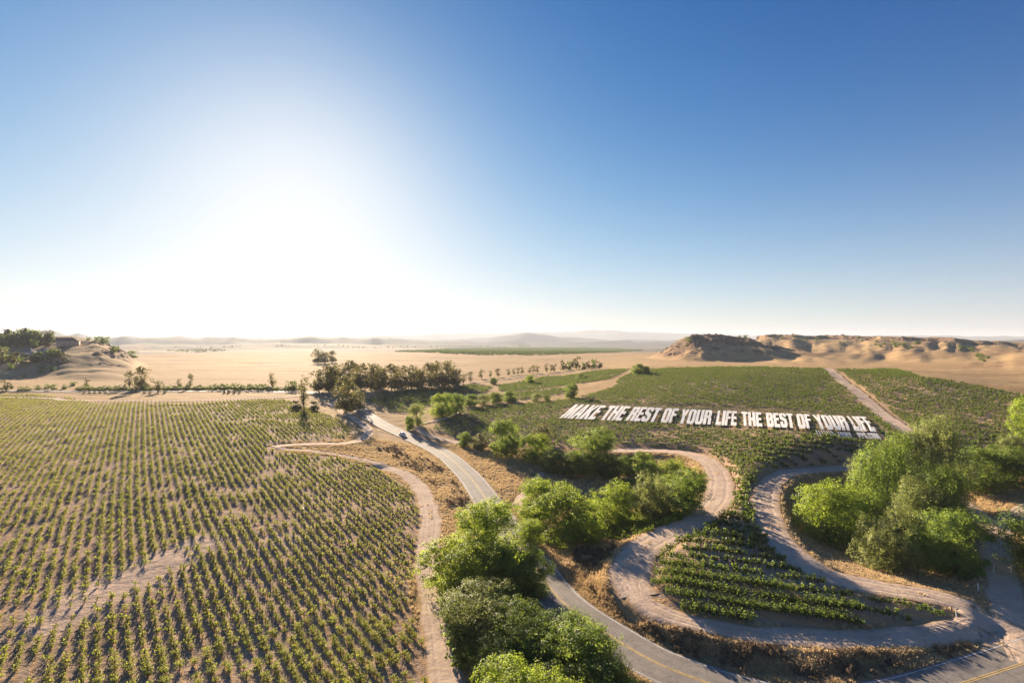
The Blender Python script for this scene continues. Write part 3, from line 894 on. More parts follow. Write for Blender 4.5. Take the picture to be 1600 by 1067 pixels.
# ------------------------------------------------------------------ trees
def crown(seed, h, w, base, nlobe, nsub, nleaf, lsize, style='round', flat=1.0):
    """leaf clumps on lobes on the crown's volume; returns verts, faces, tint, lobe centres"""
    rg = np.random.default_rng(seed)
    lob = []
    ch = h - base
    tries = 0
    while len(lob) < nlobe and tries < 400:
        tries += 1
        az = rg.uniform(0, 6.283); zz = rg.uniform(-.9, .85) if len(lob) % 4 else rg.uniform(-1, -.7)
        rad = rg.uniform(.35, .82) * math.sqrt(max(.05, 1 - .75 * zz * zz)) if len(lob) > 2 else rg.uniform(0, .4)
        p = np.array([math.cos(az) * rad, math.sin(az) * rad, zz])
        r = rg.uniform(.25, .38) * (1.15 - .3 * rad)
        taper = 1.0 - .25 * max(0, p[2])
        q = np.array([p[0] * w * .5 * taper, p[1] * w * .5 * taper, base + ch * (.5 + p[2] * .5)])
        R = np.array([w * .5 * r * 1.65, w * .5 * r * 1.65, ch * .5 * r * 1.35 * flat])
        q[2] = min(q[2], h - R[2] * .9); q[2] = max(q[2], base * .6 + R[2] * .8)
        lob.append((q, R))
    C, Nn, S, T = [], [], [], []
    for q, R in lob:
        lt = rg.uniform(-.24, .24)
        for k in range(nsub):
            d = rg.normal(size=3); d /= np.linalg.norm(d)
            if d[2] < -.55 and rg.uniform() < .7: continue
            sc = q + d * R * rg.uniform(.62, 1.08)
            if style == 'upright':
                sr = np.array([.23, .23, .42]) * np.mean(R) * rg.uniform(.7, 1.3)
            elif style == 'droop':
                sr = np.array([.24, .24, .36]) * np.mean(R) * rg.uniform(.7, 1.3); sc[2] -= sr[2] * .4
            else:
                sr = np.array([.33, .33, .26]) * np.mean(R) * rg.uniform(.6, 1.3)
            m = max(3, int(nleaf * rg.uniform(.6, 1.3)))
            dd = rg.normal(size=(m, 3)); dd /= np.linalg.norm(dd, axis=1, keepdims=True)
            rr = rg.uniform(.45, 1.08, (m, 1))
            C.append(sc + dd * rr * sr)
            Nn.append(dd * .75 + d * .7 + np.array([0, 0, .35]) + rg.normal(size=(m, 3)) * .28)
            S.append(lsize * rg.uniform(.65, 1.3, m))
            T.append(np.clip(.45 + lt + rg.uniform(-.22, .22) + rg.normal(size=m) * .16, 0, 1))
    C = np.vstack(C); Nn = np.vstack(Nn); S = np.concatenate(S); T = np.concatenate(T)
    v, f = leaves(C, Nn, S, rg, .66)
    return v, f, T, lob
def limbs(seed, h, base, lob, rad, seg=6, maxl=9):
    rg = np.random.default_rng(seed + 5)
    top = base + (h - base) * .45
    parts = [tube([(0, 0, -.5), (rg.normal() * .1, rg.normal() * .1, base * .5), (rg.normal() * .25, rg.normal() * .25, base), (rg.normal() * .3, 0, top)],
                  [rad * 1.35, rad, rad * .85, rad * .4], seg)]
    for q, R in lob[:maxl]:
        st = np.array([0, 0, base * rg.uniform(.6, 1.0)])
        mid = (st + q) / 2 + np.array([0, 0, .08 * h]) + rg.normal(size=3) * .2
        parts.append(tube([st, mid, q + R * rg.normal(size=3) * .2], [rad * .55, rad * .35, rad * .12], 5))
    return join_vf(parts)
def make_tree(seed, h, w, base, nlobe, nsub, nleaf, lsize, leaf, bark='bark', style='round', rad=None, flat=1.0):
    v, f, t, lob = crown(seed, h, w, base, nlobe, nsub, nleaf, lsize, style, flat)
    cm = mesh_np('crown', v, f, [M[leaf]], None, {'tint': ('FACE', t)})
    tv, tf = limbs(seed, h, base, lob, rad or h * .02)
    tm = mesh_np('trunk', tv, tf, [M[bark]])
    return cm, tm
def place_tree(name, src, u, v, h0, w0, h, w, label, group, cat='tree', rz=None, at=None):
    """h0, w0: size of the source, h, w: size wanted"""
    p = at if at is not None else ground_at(u, v)
    sx = w / w0; sz = h / h0
    r = empty(name, (p[0], p[1], float(gz(p[0], p[1]))), random.uniform(0, 6.28) if rz is None else rz, (sx, sx, sz))
    tag(r, label, cat, group)
    link('crown', src[0], r); link('trunk', src[1], r)
    return r
SRC = {}
def big(key, seed, leaf, style, h=12, w=12, base=.4, nlobe=24, nsub=30, nleaf=50, ls=.29, bark='bark', flat=1.0):
    SRC[key] = (make_tree(seed, h, w, base, nlobe, nsub, nleaf, ls, leaf, bark, style, None, flat), h, w)
big('bright1', 1, 'bright', 'round'); big('bright2', 2, 'bright', 'round'); big('bright3', 3, 'bright', 'round', nleaf=44)
big('mid1', 4, 'mid', 'round'); big('mid2', 5, 'mid', 'round'); big('dark1', 6, 'dark', 'round'); big('dark2', 7, 'dark', 'round')
big('grey1', 8, 'grey', 'upright', nleaf=46); big('grey2', 9, 'grey', 'round', ls=.22)
big('tall1', 12, 'mid', 'upright', 20, 13, .8, 30, 34, 44, .31); big('tall2', 13, 'grey', 'upright', 20, 13, .8, 30, 34, 44, .31)
def small(key, seed, leaf, style, h, w, base, nlobe, nsub, nleaf, ls, bark='bark'):
    SRC[key] = (make_tree(seed, h, w, base, nlobe, nsub, nleaf, ls, leaf, bark, style), h, w)
for k in range(4):
    small('euc%d' % k, 200 + k, 'euc', 'round', 16, 10.5, 1.0, 20, 17, 14, .66, 'pale_bark')
for k in range(3):
    small('thin%d' % k, 220 + k, 'euc', 'round', 14, 5.4, 2.4, 10, 14, 10, .5, 'pale_bark')
for k in range(3):
    small('far%d' % k, 240 + k, ['euc', 'dark', 'olive'][k], 'round', 8, 7, .5, 11, 12, 9, .8)
for k in range(3):
    small('shrub%d' % k, 260 + k, ['dark', 'olive', 'mid'][k], 'round', 2.6, 3.0, .15, 7, 14, 12, .30)
small('scrub', 270, 'olive', 'round', 2.2, 2.6, .1, 7, 16, 16, .20)
small('brownshrub', 271, 'brush', 'upright', 2.2, 2.8, .1, 7, 16, 14, .22)

def T(name, key, u, v, h, w, label, group, cat='tree'):
    s, h0, w0 = SRC[key]
    k = 1.14 if group in ('trees in the creek hollow', 'trees between the road and the big vineyard') else 1.04
    return place_tree(name, s, u, v, h0, w0, h, w * k, label, group, cat)
gA = 'trees between the left vineyard and the road'
for a in [
    ('bright1', 757, 885, 12, 13, 'bright green rounded tree hiding the bend of the road, top of the roadside clump'),
    ('bright3', 712, 932, 10, 12, 'yellow-green tree leaning over the left dirt track'),
    ('bright2', 772, 940, 9.5, 12, 'yellow-green tree in the middle of the roadside clump'),
    ('mid1', 818, 932, 8.5, 9, 'thinner green tree reaching over the road edge'),
    ('grey2', 758, 1012, 8.5, 12, 'grey-green bushy tree below the bright roadside trees'),
    ('dark2', 812, 1035, 8, 9, 'dark green tree between the grey-green tree and the road'),
    ('dark1', 880, 1040, 7, 8, 'dark green tree beside the white road line near the frame bottom'),
    ('mid2', 905, 1085, 8.5, 10, 'deep green tree filling the bottom edge left of the road'),
    ('bright1', 792, 1168, 9, 9.5, 'yellow-green treetop cut off by the bottom edge'),
    ('bright2', 868, 1180, 8.5, 7.5, 'smaller yellow-green treetop cut off by the bottom edge'),
    ('dark1', 735, 985, 6, 7, 'low dark tree at the foot of the grey-green bushy tree'),
    ('mid2', 838, 1062, 7.5, 9, 'green tree in the middle of the dark lower half of the roadside clump'),
    ('dark2', 790, 1085, 6.5, 8.5, 'dark tree behind the yellow-green treetops at the bottom edge'),
    ('dark1', 940, 1120, 7, 8, 'dark tree at the bottom edge nearest the white road line'),
    ('mid1', 850, 1125, 6.5, 8, 'green tree between the two yellow-green treetops and the dark trees'),
]:
    T('broadleaf_tree', *a, gA)
for i, (u, v) in enumerate([(708, 965), (712, 990), (718, 1015), (724, 1040), (700, 948)]):
    T('shrub', 'shrub2', u, v, 3.4, 4.0, 'yellowish shrub along the right side of the left dirt track', 'shrubs along the left dirt track', 'shrub')
gB = 'trees in the creek hollow'
for a in [
    ('bright2', 892, 848, 12.5, 13, 'big round green tree at the near end of the creek hollow'),
    ('bright1', 838, 818, 11, 9, 'bright tree at the road end of the creek hollow'),
    ('bright3', 828, 850, 5.5, 6, 'low bright tree beside the dry grass road bank'),
    ('bright3', 968, 822, 10.5, 8, 'pale feathery tree right of the big round creek tree'),
    ('bright1', 928, 826, 7, 7, 'small bright tree between the big round tree and the pale feathery tree'),
    ('grey1', 1030, 810, 10.5, 10, 'grey-green tree beside the bend of the knoll track'),
    ('mid1', 1072, 799, 9.5, 9.5, 'rounded tree nearest the outer bend of the knoll track'),
    ('mid2', 1015, 768, 9, 8, 'green tree at the top of the creek hollow'),
    ('bright2', 1050, 758, 8, 8, 'bright tree tucked under the top bend of the track'),
    ('mid1', 1004, 737, 6.5, 6.5, 'small dark-looking tree nearest the upper track'),
    ('dark1', 985, 775, 5, 7, 'low dark tree in the shade of the creek hollow'),
]:
    T('broadleaf_tree', *a, gB)
gC = 'trees between the road and the big vineyard'
for a in [
    ('mid1', 725, 698, 6, 5, 'small dense tree at the left end of the tree line above the road'),
    ('grey2', 741, 700, 4.5, 5, 'pale bush-like tree second from the left end of the tree line'),
    ('euc1', 752, 703, 6.5, 6, 'brownish tree left of the tallest tree of the line'),
    ('mid2', 790, 713, 13.5, 10.5, 'tallest tree of the line, left of the letters'),
    ('bright1', 836, 722, 10, 10, 'round tree just right of the tallest tree of the line'),
    ('euc2', 846, 694, 9, 7, 'brown-tinged tree behind the line, below the first white letters'),
    ('dark2', 868, 738, 7.5, 9, 'shaded low tree in the gap of the line'),
    ('mid1', 927, 738, 14.5, 14.5, 'broad tree at the right end of the line'),
    ('dark1', 903, 744, 8, 9, 'dark tree at the left foot of the broad tree'),
    ('dark2', 953, 745, 7, 8, 'dark tree at the right foot of the broad tree'),
    ('dark1', 977, 742, 6, 6.5, 'low dark tree beside the terraced tan bank'),
]:
    T('broadleaf_tree', *a, gC)
gD = 'trees along the middle creek'
for a in [
    ('mid1', 640, 672, 6.5, 4.5, 'small green tree right of the white car'),
    ('grey2', 653, 666, 11, 9, 'pale rounded tree near the white car'),
    ('bright1', 690, 651, 12, 13, 'big round bright tree in front of the middle green field'),
    ('mid1', 713, 646, 10.5, 8.5, 'green tree leaning on the right of the big round bright tree'),
    ('mid2', 735, 635, 7, 9, 'first low rounded tree right of the round bright pair'),
    ('grey2', 757, 632, 6.5, 9, 'second low rounded tree right of the round bright pair'),
    ('mid1', 775, 630, 6.5, 8, 'third low rounded tree right of the round bright pair'),
    ('mid2', 796, 628, 6.5, 9, 'fourth low rounded tree right of the round bright pair'),
    ('grey2', 838, 627, 5, 7.5, 'low pale bush-like tree left of the lone dark round tree'),
    ('mid1', 855, 626, 3.5, 4, 'tiny bush-like tree left of the lone dark round tree'),
    ('mid1', 892, 622, 8.5, 8.5, 'lone dark round tree beside the tan patch above the letters'),
    ('bright2', 828, 599, 7, 8, 'bright tree in the far green strip'),
    ('grey2', 905, 592, 5, 7, 'pale scrubby tree in the far green strip'),
    ('mid2', 997, 585, 8, 9, 'round bush-like tree at the top left corner of the big vineyard'),
    ('dark1', 1008, 585, 6, 7, 'dark bush-like tree right of the round one at the vineyard corner'),
    ('dark1', 772, 600, 5, 7, 'dark bush-like tree on the dusty bank of the far lane'),
]:
    T('broadleaf_tree', *a, gD)
gF = 'trees in the right hollow'
for a in [
    ('bright3', 1298, 848, 14.5, 13.5, 'bright green tree at the left side of the large right clump'),
    ('tall1', 1385, 832, 21.5, 13.5, 'tall tree in the middle of the large right clump'),
    ('tall2', 1466, 800, 24.5, 13.5, 'tallest tree at the top of the large right clump'),
    ('tall1', 1425, 800, 20.5, 12, 'tall tree between the middle and the highest of the right clump'),
    ('grey1', 1378, 888, 9.8, 11, 'sunlit yellow-green tree at the front of the large right clump'),
    ('mid2', 1492, 896, 11.5, 12.5, 'dark green tree at the right end of the large right clump'),
    ('tall1', 1475, 850, 17, 12.5, 'shaded tall tree on the right of the large right clump'),
    ('tall2', 1432, 860, 16, 11, 'grey-green tall tree at the centre front of the large right clump'),
    ('grey2', 1348, 780, 12.5, 8, 'pale grey-green tree behind the left side of the right clump'),
    ('dark2', 1443, 882, 7, 9, 'low dark tree at the foot of the right clump'),
    ('mid1', 1345, 845, 11, 9, 'green tree between the left and middle of the right clump'),
    ('mid2', 1530, 766, 11, 12, 'dark green tree left of the pair above the forked track'),
    ('dark2', 1578, 760, 10.5, 12, 'dark green tree right of the pair above the forked track'),
    ('bright3', 1618, 690, 16, 12, 'yellow-green tree at the right edge above the track'),
    ('grey1', 1578, 716, 7.5, 8, 'small yellowish tree left of the right edge tree'),
    ('dark1', 1632, 893, 11, 13, 'dark tree cut by the right edge beside the gate track'),
]:
    T('broadleaf_tree', *a, gF)

ordn = ['first', 'second', 'third', 'fourth', 'fifth', 'sixth', 'seventh', 'eighth', 'ninth', 'tenth', 'eleventh', 'twelfth', 'thirteenth', 'fourteenth', 'fifteenth', 'sixteenth', 'seventeenth', 'eighteenth', 'nineteenth', 'twentieth']
def by_top(u, v, vt):
    """height in metres of something standing at (u, v) that reaches up to vt"""
    p = ground_at(u, v)
    return (v - vt) / FPX * p[1]
for i, (u, v, vt, w) in enumerate([(498, 613, 577, 10), (514, 612, 569, 10), (530, 612, 566, 11), (546, 612, 564, 10), (563, 611, 567, 9), (580, 611, 568, 9), (596, 610, 568, 9), (612, 610, 569, 9), (627, 609, 571, 8),
                                    (642, 608, 571, 9), (656, 608, 573, 8), (671, 607, 567, 9), (686, 606, 564, 10), (700, 605, 564, 10), (712, 604, 572, 9)]):
    T('eucalyptus_tree', 'euc%d' % (i % 4), u, v, by_top(u, v, vt), w * 1.3, '%s from the left in the dark row of tall trees beside the lane' % ordn[i], 'row of tall trees along the far lane')
for i, (u, v, vt, w) in enumerate([(522, 606, 571, 11), (556, 606, 569, 11), (588, 605, 571, 11), (620, 604, 573, 11), (650, 603, 575, 11), (679, 602, 569, 11), (705, 600, 571, 9)]):
    T('eucalyptus_tree', 'euc%d' % ((i + 2) % 4), u, v, by_top(u, v, vt), w, '%s from the left of the trees filling the gaps behind the dark tall row' % ordn[i], 'trees behind the tall row')
T('eucalyptus_tree', 'euc1', 542, 644, by_top(542, 644, 588), 14, 'large olive tree where the road comes out of the trees', gD)
T('eucalyptus_tree', 'euc2', 557, 642, by_top(557, 642, 607), 8, 'smaller olive tree joined to the right of the large olive tree', gD)
T('eucalyptus_tree', 'thin0', 475, 640, by_top(475, 640, 582), 5.5, 'thin tall tree at the upper right corner of the left vineyard', gD)
T('shrub', 'scrub', 462, 640, 5, 8, 'olive bush at the foot of the thin tall tree', gD, 'shrub')
T('shrub', 'scrub', 491, 641, 5, 7, 'pale bush right of the thin tall tree', gD, 'shrub')
for i, (u, v, vt, w) in enumerate([(496, 568, 545, 15), (508, 568, 547, 15), (519, 567, 548, 14)]):
    T('eucalyptus_tree', 'euc%d' % (i + 1), u, v, by_top(u, v, vt), w, '%s tree of the lone clump standing in the tan field' % ['left', 'middle', 'right'][i], 'lone clump in the tan field')
for i, (u, v, vt, w) in enumerate([(724, 600, 582, 6), (735, 597, 580, 6), (752, 592, 573, 5), (766, 590, 577, 3.5), (778, 589, 575, 6), (794, 587, 573, 4.5), (803, 586, 574, 4), (809, 586, 574, 3.5), (815, 585, 569, 4.5), (828, 584, 572, 4),
                                    (833, 583, 570, 4.5), (840, 583, 568, 4.5), (854, 582, 566, 5), (861, 581, 569, 4), (866, 581, 565, 5)]):
    T('roadside_tree', 'thin%d' % (i % 3), u, v, by_top(u, v, vt), w * 1.15, '%s small tree from the left along the far lane right of the tall row' % ordn[i], 'small trees along the far lane')
for i, (u, v, vt, w) in enumerate([(880, 579, 563, 8), (890, 578, 563, 7), (901, 577, 557, 9), (912, 577, 566, 6), (920, 576, 564, 6), (927, 576, 560, 6), (936, 576, 565, 7)]):
    T('roadside_tree', 'far%d' % (i % 2), u, v, by_top(u, v, vt), w * 1.1, '%s tree from the left in the grove at the far end of the lane' % ordn[i], 'grove at the far end of the lane')
for a in [('thin1', 203, 607, 578, 7, 'slim tree left of the bushiest tree behind the hedge'), ('euc3', 221, 609, 573, 9, 'bushiest tree behind the hedge at the far left'),
          ('thin2', 247, 614, 588, 7, 'tree standing in front of the hedge'), ('thin0', 280, 607, 590, 4, 'small slim tree behind the hedge, left of a taller one'),
          ('thin1', 297, 607, 583, 5, 'slim tree behind the middle of the hedge'), ('thin2', 136, 606, 588, 4, 'slim tree at the left end of the hedge'),
          ('thin0', 425, 606, 580, 6, 'wispy lone tree behind the right part of the hedge'), ('far1', 455, 610, 594, 7, 'bushy tree at the right end of the hedge'),
          ('far0', 9, 611, 594, 6, 'round tree at the left edge below the house hill'), ('far1', 85, 609, 600, 4, 'small round tree right of the left edge tree, below the houses'),
          ('far1', 115, 603, 596, 4.5, 'dark round tree below the house hill near the hedge')]:
    T('field_tree', a[0], a[1], a[2], by_top(a[1], a[2], a[3]), a[4], a[5], 'trees by the far left hedge')
# hedge and clipped shrubs
for u in np.arange(122, 482, 6.0):
    v = 611.0 - .4 * math.sin(u / 40)
    p = ground_at(u, v - 1.2)
    s, h0, w0 = SRC['shrub%d' % (int(u) % 2)]
    place_tree('hedge_shrub', s, 0, 0, h0, w0, random.uniform(2.2, 3.6) + (1.2 if 330 < u < 420 else 0), random.uniform(4.2, 6.5), 'dark shrub forming part of the long hedge behind the left vineyard', 'long dark hedge', 'shrub', at=p)
for u in (131, 140, 148, 156, 164, 226, 234, 257, 350, 357, 366, 374):
    p = ground_at(u, 615.0)
    s, h0, w0 = SRC['shrub1']
    place_tree('round_shrub', s, 0, 0, h0, w0, 2.3, 2.3, 'small clipped-looking round shrub in front of the long hedge', 'round shrubs before the hedge', 'shrub', at=p)
for i, (u, v) in enumerate([(33, 611), (44, 611), (60, 609), (75, 607), (100, 608)]):
    T('shrub', 'shrub0', u, v, 3.0, 4.5, '%s dark shrub from the left along the grey lane under the house hill' % ordn[i], 'shrubs under the house hill', 'shrub')
for i, (u, v) in enumerate([(16, 577), (65, 577), (63, 583), (82, 579), (38, 590)]):
    T('shrub', 'far1', u, v, [6, 3.5, 3.5, 3.5, 3][i], [5, 5, 4.5, 6, 3][i], '%s bush from the left scattered on the bare slope below the houses' % ['first', 'third', 'second', 'fourth', 'faint'][i] if i != 4 else 'faint small bush low on the bare slope below the houses', 'bushes on the bare slope', 'shrub')
# woods on the house hill: single trees
hill_px = []
for k in range(96):
    u = random.uniform(-10, 120); v = random.uniform(531, 545) if k < 62 else random.uniform(556, 570)
    if k >= 62: u = random.uniform(-10, 96)
    if 86 < u < 128 and v < 556: continue
    if k >= 62 and (36 < u < 50 or 61 < u < 77) and v < 569: continue
    hill_px.append((u, v))
for u, v in hill_px:
    p = ground_at(u, v, 380)
    s, h0, w0 = SRC['far%d' % random.randrange(3)]
    upper = v < 548
    place_tree('hillside_tree', s, 0, 0, h0, w0, random.uniform(7, 14) if upper else random.uniform(5, 10), random.uniform(7, 11),
               'green tree in the wood on top of the house hill' if upper else 'dark tree in the grove round the lower hill houses',
               'wood on the house hill' if upper else 'grove round the lower houses', 'tree', at=p)
for i, (u, v, h, w) in enumerate([(160, 537, 9, 14), (178, 551, 8, 9), (208, 560, 11, 13), (150, 533, 4, 6), (138, 532, 4, 5)]):
    p = ground_at(u, v, 380)
    s, h0, w0 = SRC['far1']
    place_tree('hillside_tree', s, 0, 0, h0, w0, h, w, ['dark tree on the right shoulder of the house hill', 'dark tree on the rocky edge of the house hill', 'dark round tree where the house hill meets the tan field',
               'low bush on the crest right of the villa', 'low bush next to the villa'][i], 'trees on the shoulder of the house hill', 'tree', at=p)
# scrub on the mesas
k = 0
for u0, u1, v0, v1, m in [(1195, 1300, 525, 534, 10), (1310, 1400, 528, 544, 13), (1395, 1440, 534, 546, 9), (1490, 1520, 540, 552, 6), (1150, 1168, 524, 529, 5), (1060, 1080, 530, 545, 4), (1520, 1545, 552, 570, 6)]:
    for _ in range(m):
        p = ground_at(random.uniform(u0, u1), random.uniform(v0, v1), 300)
        if np.hypot(p[0], p[1]) > 2500: continue
        s, h0, w0 = SRC['far1']
        sc = random.uniform(2.2, 5.5)
        place_tree('mesa_shrub', s, 0, 0, h0, w0, sc, sc * 1.5, 'dark shrub on the rocky brow of the tan mesas', 'shrubs on the mesas', 'shrub', at=p)

# ------------------------------------------------------------------ ground cover: dry grass, brush, reeds
def tuft(seed, nb, h, spread, mat):
    rg = np.random.default_rng(seed)
    V, F, Tn = [], [], []
    for k in range(nb):
        a = rg.uniform(0, 6.28); b = rg.uniform(0, spread)
        p = np.array([math.cos(a) * b, math.sin(a) * b, -.05]); hh = h * rg.uniform(.5, 1.1)
        lean = np.array([math.cos(a), math.sin(a), 0]) * hh * rg.uniform(.1, .55)
        side = np.array([-math.sin(a), math.cos(a), 0]) * .05 * rg.uniform(.7, 1.6) * (h / .4)
        o = len(V)
        V += [p - side, p + side, p + lean * .5 + side * .7 + [0, 0, hh * .7], p + lean + [0, 0, hh]]
        F.append((o, o + 1, o + 2, o + 3)); Tn.append(rg.uniform(0, 1))
    return proto('tuft_source', mesh_np('tuft_source', np.array(V), np.array(F), [M[mat]], None, {'tint': ('FACE', Tn)}))
grass_p = [tuft(600 + k, 18, .42, .35, 'straw') for k in range(4)]
brush_v = []
for k in range(3):
    v, f, t, _ = crown(640 + k, .8, 1.2, .02, 5, 10, 9, .16, 'upright')
    brush_v.append(proto('brush_source', mesh_np('brush_source', v, f, [M['brush']], None, {'tint': ('FACE', t)})))
tf_all = np.radians(rng.uniform(-47, 47, 160000)); rf = np.sqrt(rng.uniform(55 ** 2, 215 ** 2, 160000))
GP = np.stack([rf * np.sin(tf_all), rf * np.cos(tf_all)], 1)
zone = bil(soil, GP[:, 0], GP[:, 1])
keep = (zone < .15) & (rng.uniform(0, 1, len(GP)) < .25 + .9 * (vnoise(GP[:, 0] / 4, GP[:, 1] / 4, 601)))
GP = GP[keep]
GP = GP[free_of_paths(GP, .25)]
GP = GP[:52000]
WD = []
for L, zs, w in path_L.values():
    q = rng.integers(0, len(L), int(len(L) * 1.1))
    a_ = rng.choice([-1, 0, 1], len(q), p=[.4, .2, .4]) * w * rng.uniform(.3, .55, len(q)); t_ = np.gradient(L, axis=0)[q]
    t_ /= np.linalg.norm(t_, axis=1, keepdims=True)
    WD.append(L[q] + np.stack([t_[:, 1], -t_[:, 0]], 1) * a_[:, None] + rng.normal(size=(len(q), 2)) * .3)
WD = np.vstack(WD); WD = WD[vnoise(WD[:, 0] / 5, WD[:, 1] / 5, 621) > .5]
BK = np.stack([rng.uniform(10, 75, 60000), rng.uniform(58, 100, 60000)], 1)
dk, _ = dist_line(BK[:, 0], BK[:, 1], road_L, road_z)
BK = BK[(dk > 4.0) & (dk < 7.5 + 2 * vnoise(BK[:, 0] / 3, BK[:, 1] / 3, 631))]
BK = BK[free_of_paths(BK, .2)][:9000]
GP = np.vstack([GP, WD, BK])
kk = len(GP)
s = rng.uniform(.5, 1.35, kk) * (.55 + .8 * vnoise(GP[:, 0] / 6, GP[:, 1] / 6, 603))
scatter('dry_grass', np.stack([GP[:, 0], GP[:, 1], gz(GP[:, 0], GP[:, 1])], 1), rng.uniform(0, 6.28, kk), np.stack([s * 1.2, s * 1.2, s], 1), grass_p, rng.integers(0, 4, kk), 'straw-coloured dry grass on the banks and verges')
# brush on the banks between road and tracks
BR = wpoly([(890, 860), (960, 850), (975, 900), (1000, 945), (1080, 985), (1200, 1003), (1300, 1012), (1440, 1005), (1540, 995), (1560, 1015), (1480, 1050), (1300, 1066), (1180, 1056), (1060, 1020), (980, 975), (920, 920)])
bx0 = np.array(BR); P2 = np.stack([rng.uniform(bx0[:, 0].min(), bx0[:, 0].max(), 9000), rng.uniform(bx0[:, 1].min(), bx0[:, 1].max(), 9000)], 1)
P2 = P2[in_poly(P2[:, 0], P2[:, 1], BR)]
P2 = P2[free_of_paths(P2, .5)]
P2 = P2[vnoise(P2[:, 0] / 2.5, P2[:, 1] / 2.5, 611) > .46][:1500]
BR2 = wpoly([(590, 690), (640, 700), (700, 740), (740, 790), (735, 800), (700, 790), (680, 760), (640, 730), (590, 715)])
b2 = np.array(BR2); P3 = np.stack([rng.uniform(b2[:, 0].min(), b2[:, 0].max(), 5000), rng.uniform(b2[:, 1].min(), b2[:, 1].max(), 5000)], 1)
P3 = P3[in_poly(P3[:, 0], P3[:, 1], BR2)]; P3 = P3[free_of_paths(P3, .5)]; P3 = P3[vnoise(P3[:, 0] / 5, P3[:, 1] / 5, 613) > .5][:330]
P2 = np.vstack([P2, P3]); kk = len(P2)
s = rng.uniform(.5, 1.25, kk)
scatter('dry_brush', np.stack([P2[:, 0], P2[:, 1], gz(P2[:, 0], P2[:, 1])], 1), rng.uniform(0, 6.28, kk), np.stack([s, s, s * .9], 1), brush_v, rng.integers(0, 3, kk), 'brown dead weeds on the shaded road bank')
gweed = []
for k in range(3):
    v, f, t, _ = crown(660 + k, .9, 1.1, .02, 5, 9, 9, .17, 'upright')
    gweed.append(proto('reed_source', mesh_np('reed_source', v, f, [M['bright']], None, {'tint': ('FACE', t)})))
RE = wpoly([(935, 838), (950, 818), (1000, 806), (1060, 800), (1066, 812), (1010, 832), (960, 845)])
r0 = np.array(RE); P4 = np.stack([rng.uniform(r0[:, 0].min(), r0[:, 0].max(), 6000), rng.uniform(r0[:, 1].min(), r0[:, 1].max(), 6000)], 1)
P4 = P4[in_poly(P4[:, 0], P4[:, 1], RE)][:420]
kk = len(P4); s = rng.uniform(.7, 1.6, kk)
scatter('green_reeds', np.stack([P4[:, 0], P4[:, 1], gz(P4[:, 0], P4[:, 1])], 1), rng.uniform(0, 6.28, kk), np.stack([s, s, s], 1), gweed, rng.integers(0, 3, kk), 'fresh green reeds on the creek floor')

rk_p = []
for k in range(4):
    rg = np.random.default_rng(700 + k)
    bm = bmesh.new(); bmesh.ops.create_icosphere(bm, subdivisions=2, radius=1)
    ax = rg.normal(size=(5, 3)); ax /= np.linalg.norm(ax, axis=1, keepdims=True)
    for v in bm.verts:
        c = np.array(v.co)
        for a in ax:                       # cleave flat faces
            d = c @ a - .62
            if d > 0: c = c - a * d * .9
        v.co = c * [1.2, .9, .8] + rg.normal(size=3) * .04
    me = bpy.data.meshes.new('rock_source'); bm.to_mesh(me); bm.free()
    me.materials.append(M['rock'])
    rk_p.append(proto('rock_source', me))
RX = rng.uniform(-700, 1500, 500000); RY = rng.uniform(330, 1250, 500000)
rv = bil(rock, RX, RY)
kr = np.where((rv > .35) & (rng.uniform(0, 1, len(RX)) < rv * .8))[0][:1400]
RX, RY = RX[kr], RY[kr]; sr = rng.uniform(.7, 1.0, len(kr)) * rng.choice([.8, 1.3, 2.0, 3.0], len(kr), p=[.4, .35, .18, .07])
scatter('rock_outcrop', np.stack([RX, RY, gz(RX, RY)], 1), rng.uniform(0, 6.28, len(kr)), np.stack([sr * 1.3, sr, sr], 1), rk_p, rng.integers(0, 4, len(kr)), 'brown rocks breaking out along the brows of the mesas')

# far orchard and far woods: masses nobody could count
fv = []
for k in range(3):
    v, f, t, _ = crown(680 + k, 5, 5.5, .2, 6, 7, 7, 1.2, 'round')
    fv.append(proto('orchard_source', mesh_np('orchard_source', v, f, [M['dark']], None, {'tint': ('FACE', t)})))
def far_mass(name, pixpoly, spacing, lab, hs=1.0, lo=700, jit=.3, fill=1.0):
    W = np.array([ground_at(u, v, lo)[:2] for u, v in pixpoly])
    xs = np.arange(W[:, 0].min(), W[:, 0].max(), spacing); ys = np.arange(W[:, 1].min(), W[:, 1].max(), spacing)
    a, b = np.meshgrid(xs, ys); a = a.ravel() + rng.normal(size=a.size) * spacing * jit; b = b.ravel() + rng.normal(size=b.size) * spacing * jit
    m = in_poly(a, b, [tuple(p) for p in W]) & (rng.uniform(0, 1, a.size) < fill)
    a, b = a[m], b[m]
    if len(a) > 14000:
        q = rng.choice(len(a), 14000, False); a, b = a[q], b[q]
    s = rng.uniform(.7, 1.25, len(a)) * hs
    return scatter(name, np.stack([a, b, gz(a, b)], 1), rng.uniform(0, 6.28, len(a)), np.stack([s * 1.1, s * 1.1, s], 1), fv, rng.integers(0, 3, len(a)), lab)
far_mass('far_orchard', [(615, 549.5), (700, 545), (800, 543.5), (920, 544), (1008, 547), (985, 549), (900, 553), (800, 555), (700, 553)], 9, 'dark green orchard stretching across the plain beyond the tan field')
far_mass('far_woods', [(255, 548), (300, 545), (350, 545), (352, 549), (300, 551)], 22, 'hazy dark woods at the edge of the far plain', 1.2, 1500, .45, .35)

far_mass('far_tree_lines', [(230, 541), (420, 540.5), (640, 541.5), (830, 541), (830, 542.2), (640, 543), (420, 542), (230, 542.5)], 26, 'faint tree lines across the hazy plain', 1.7, 1500, .5, .22)

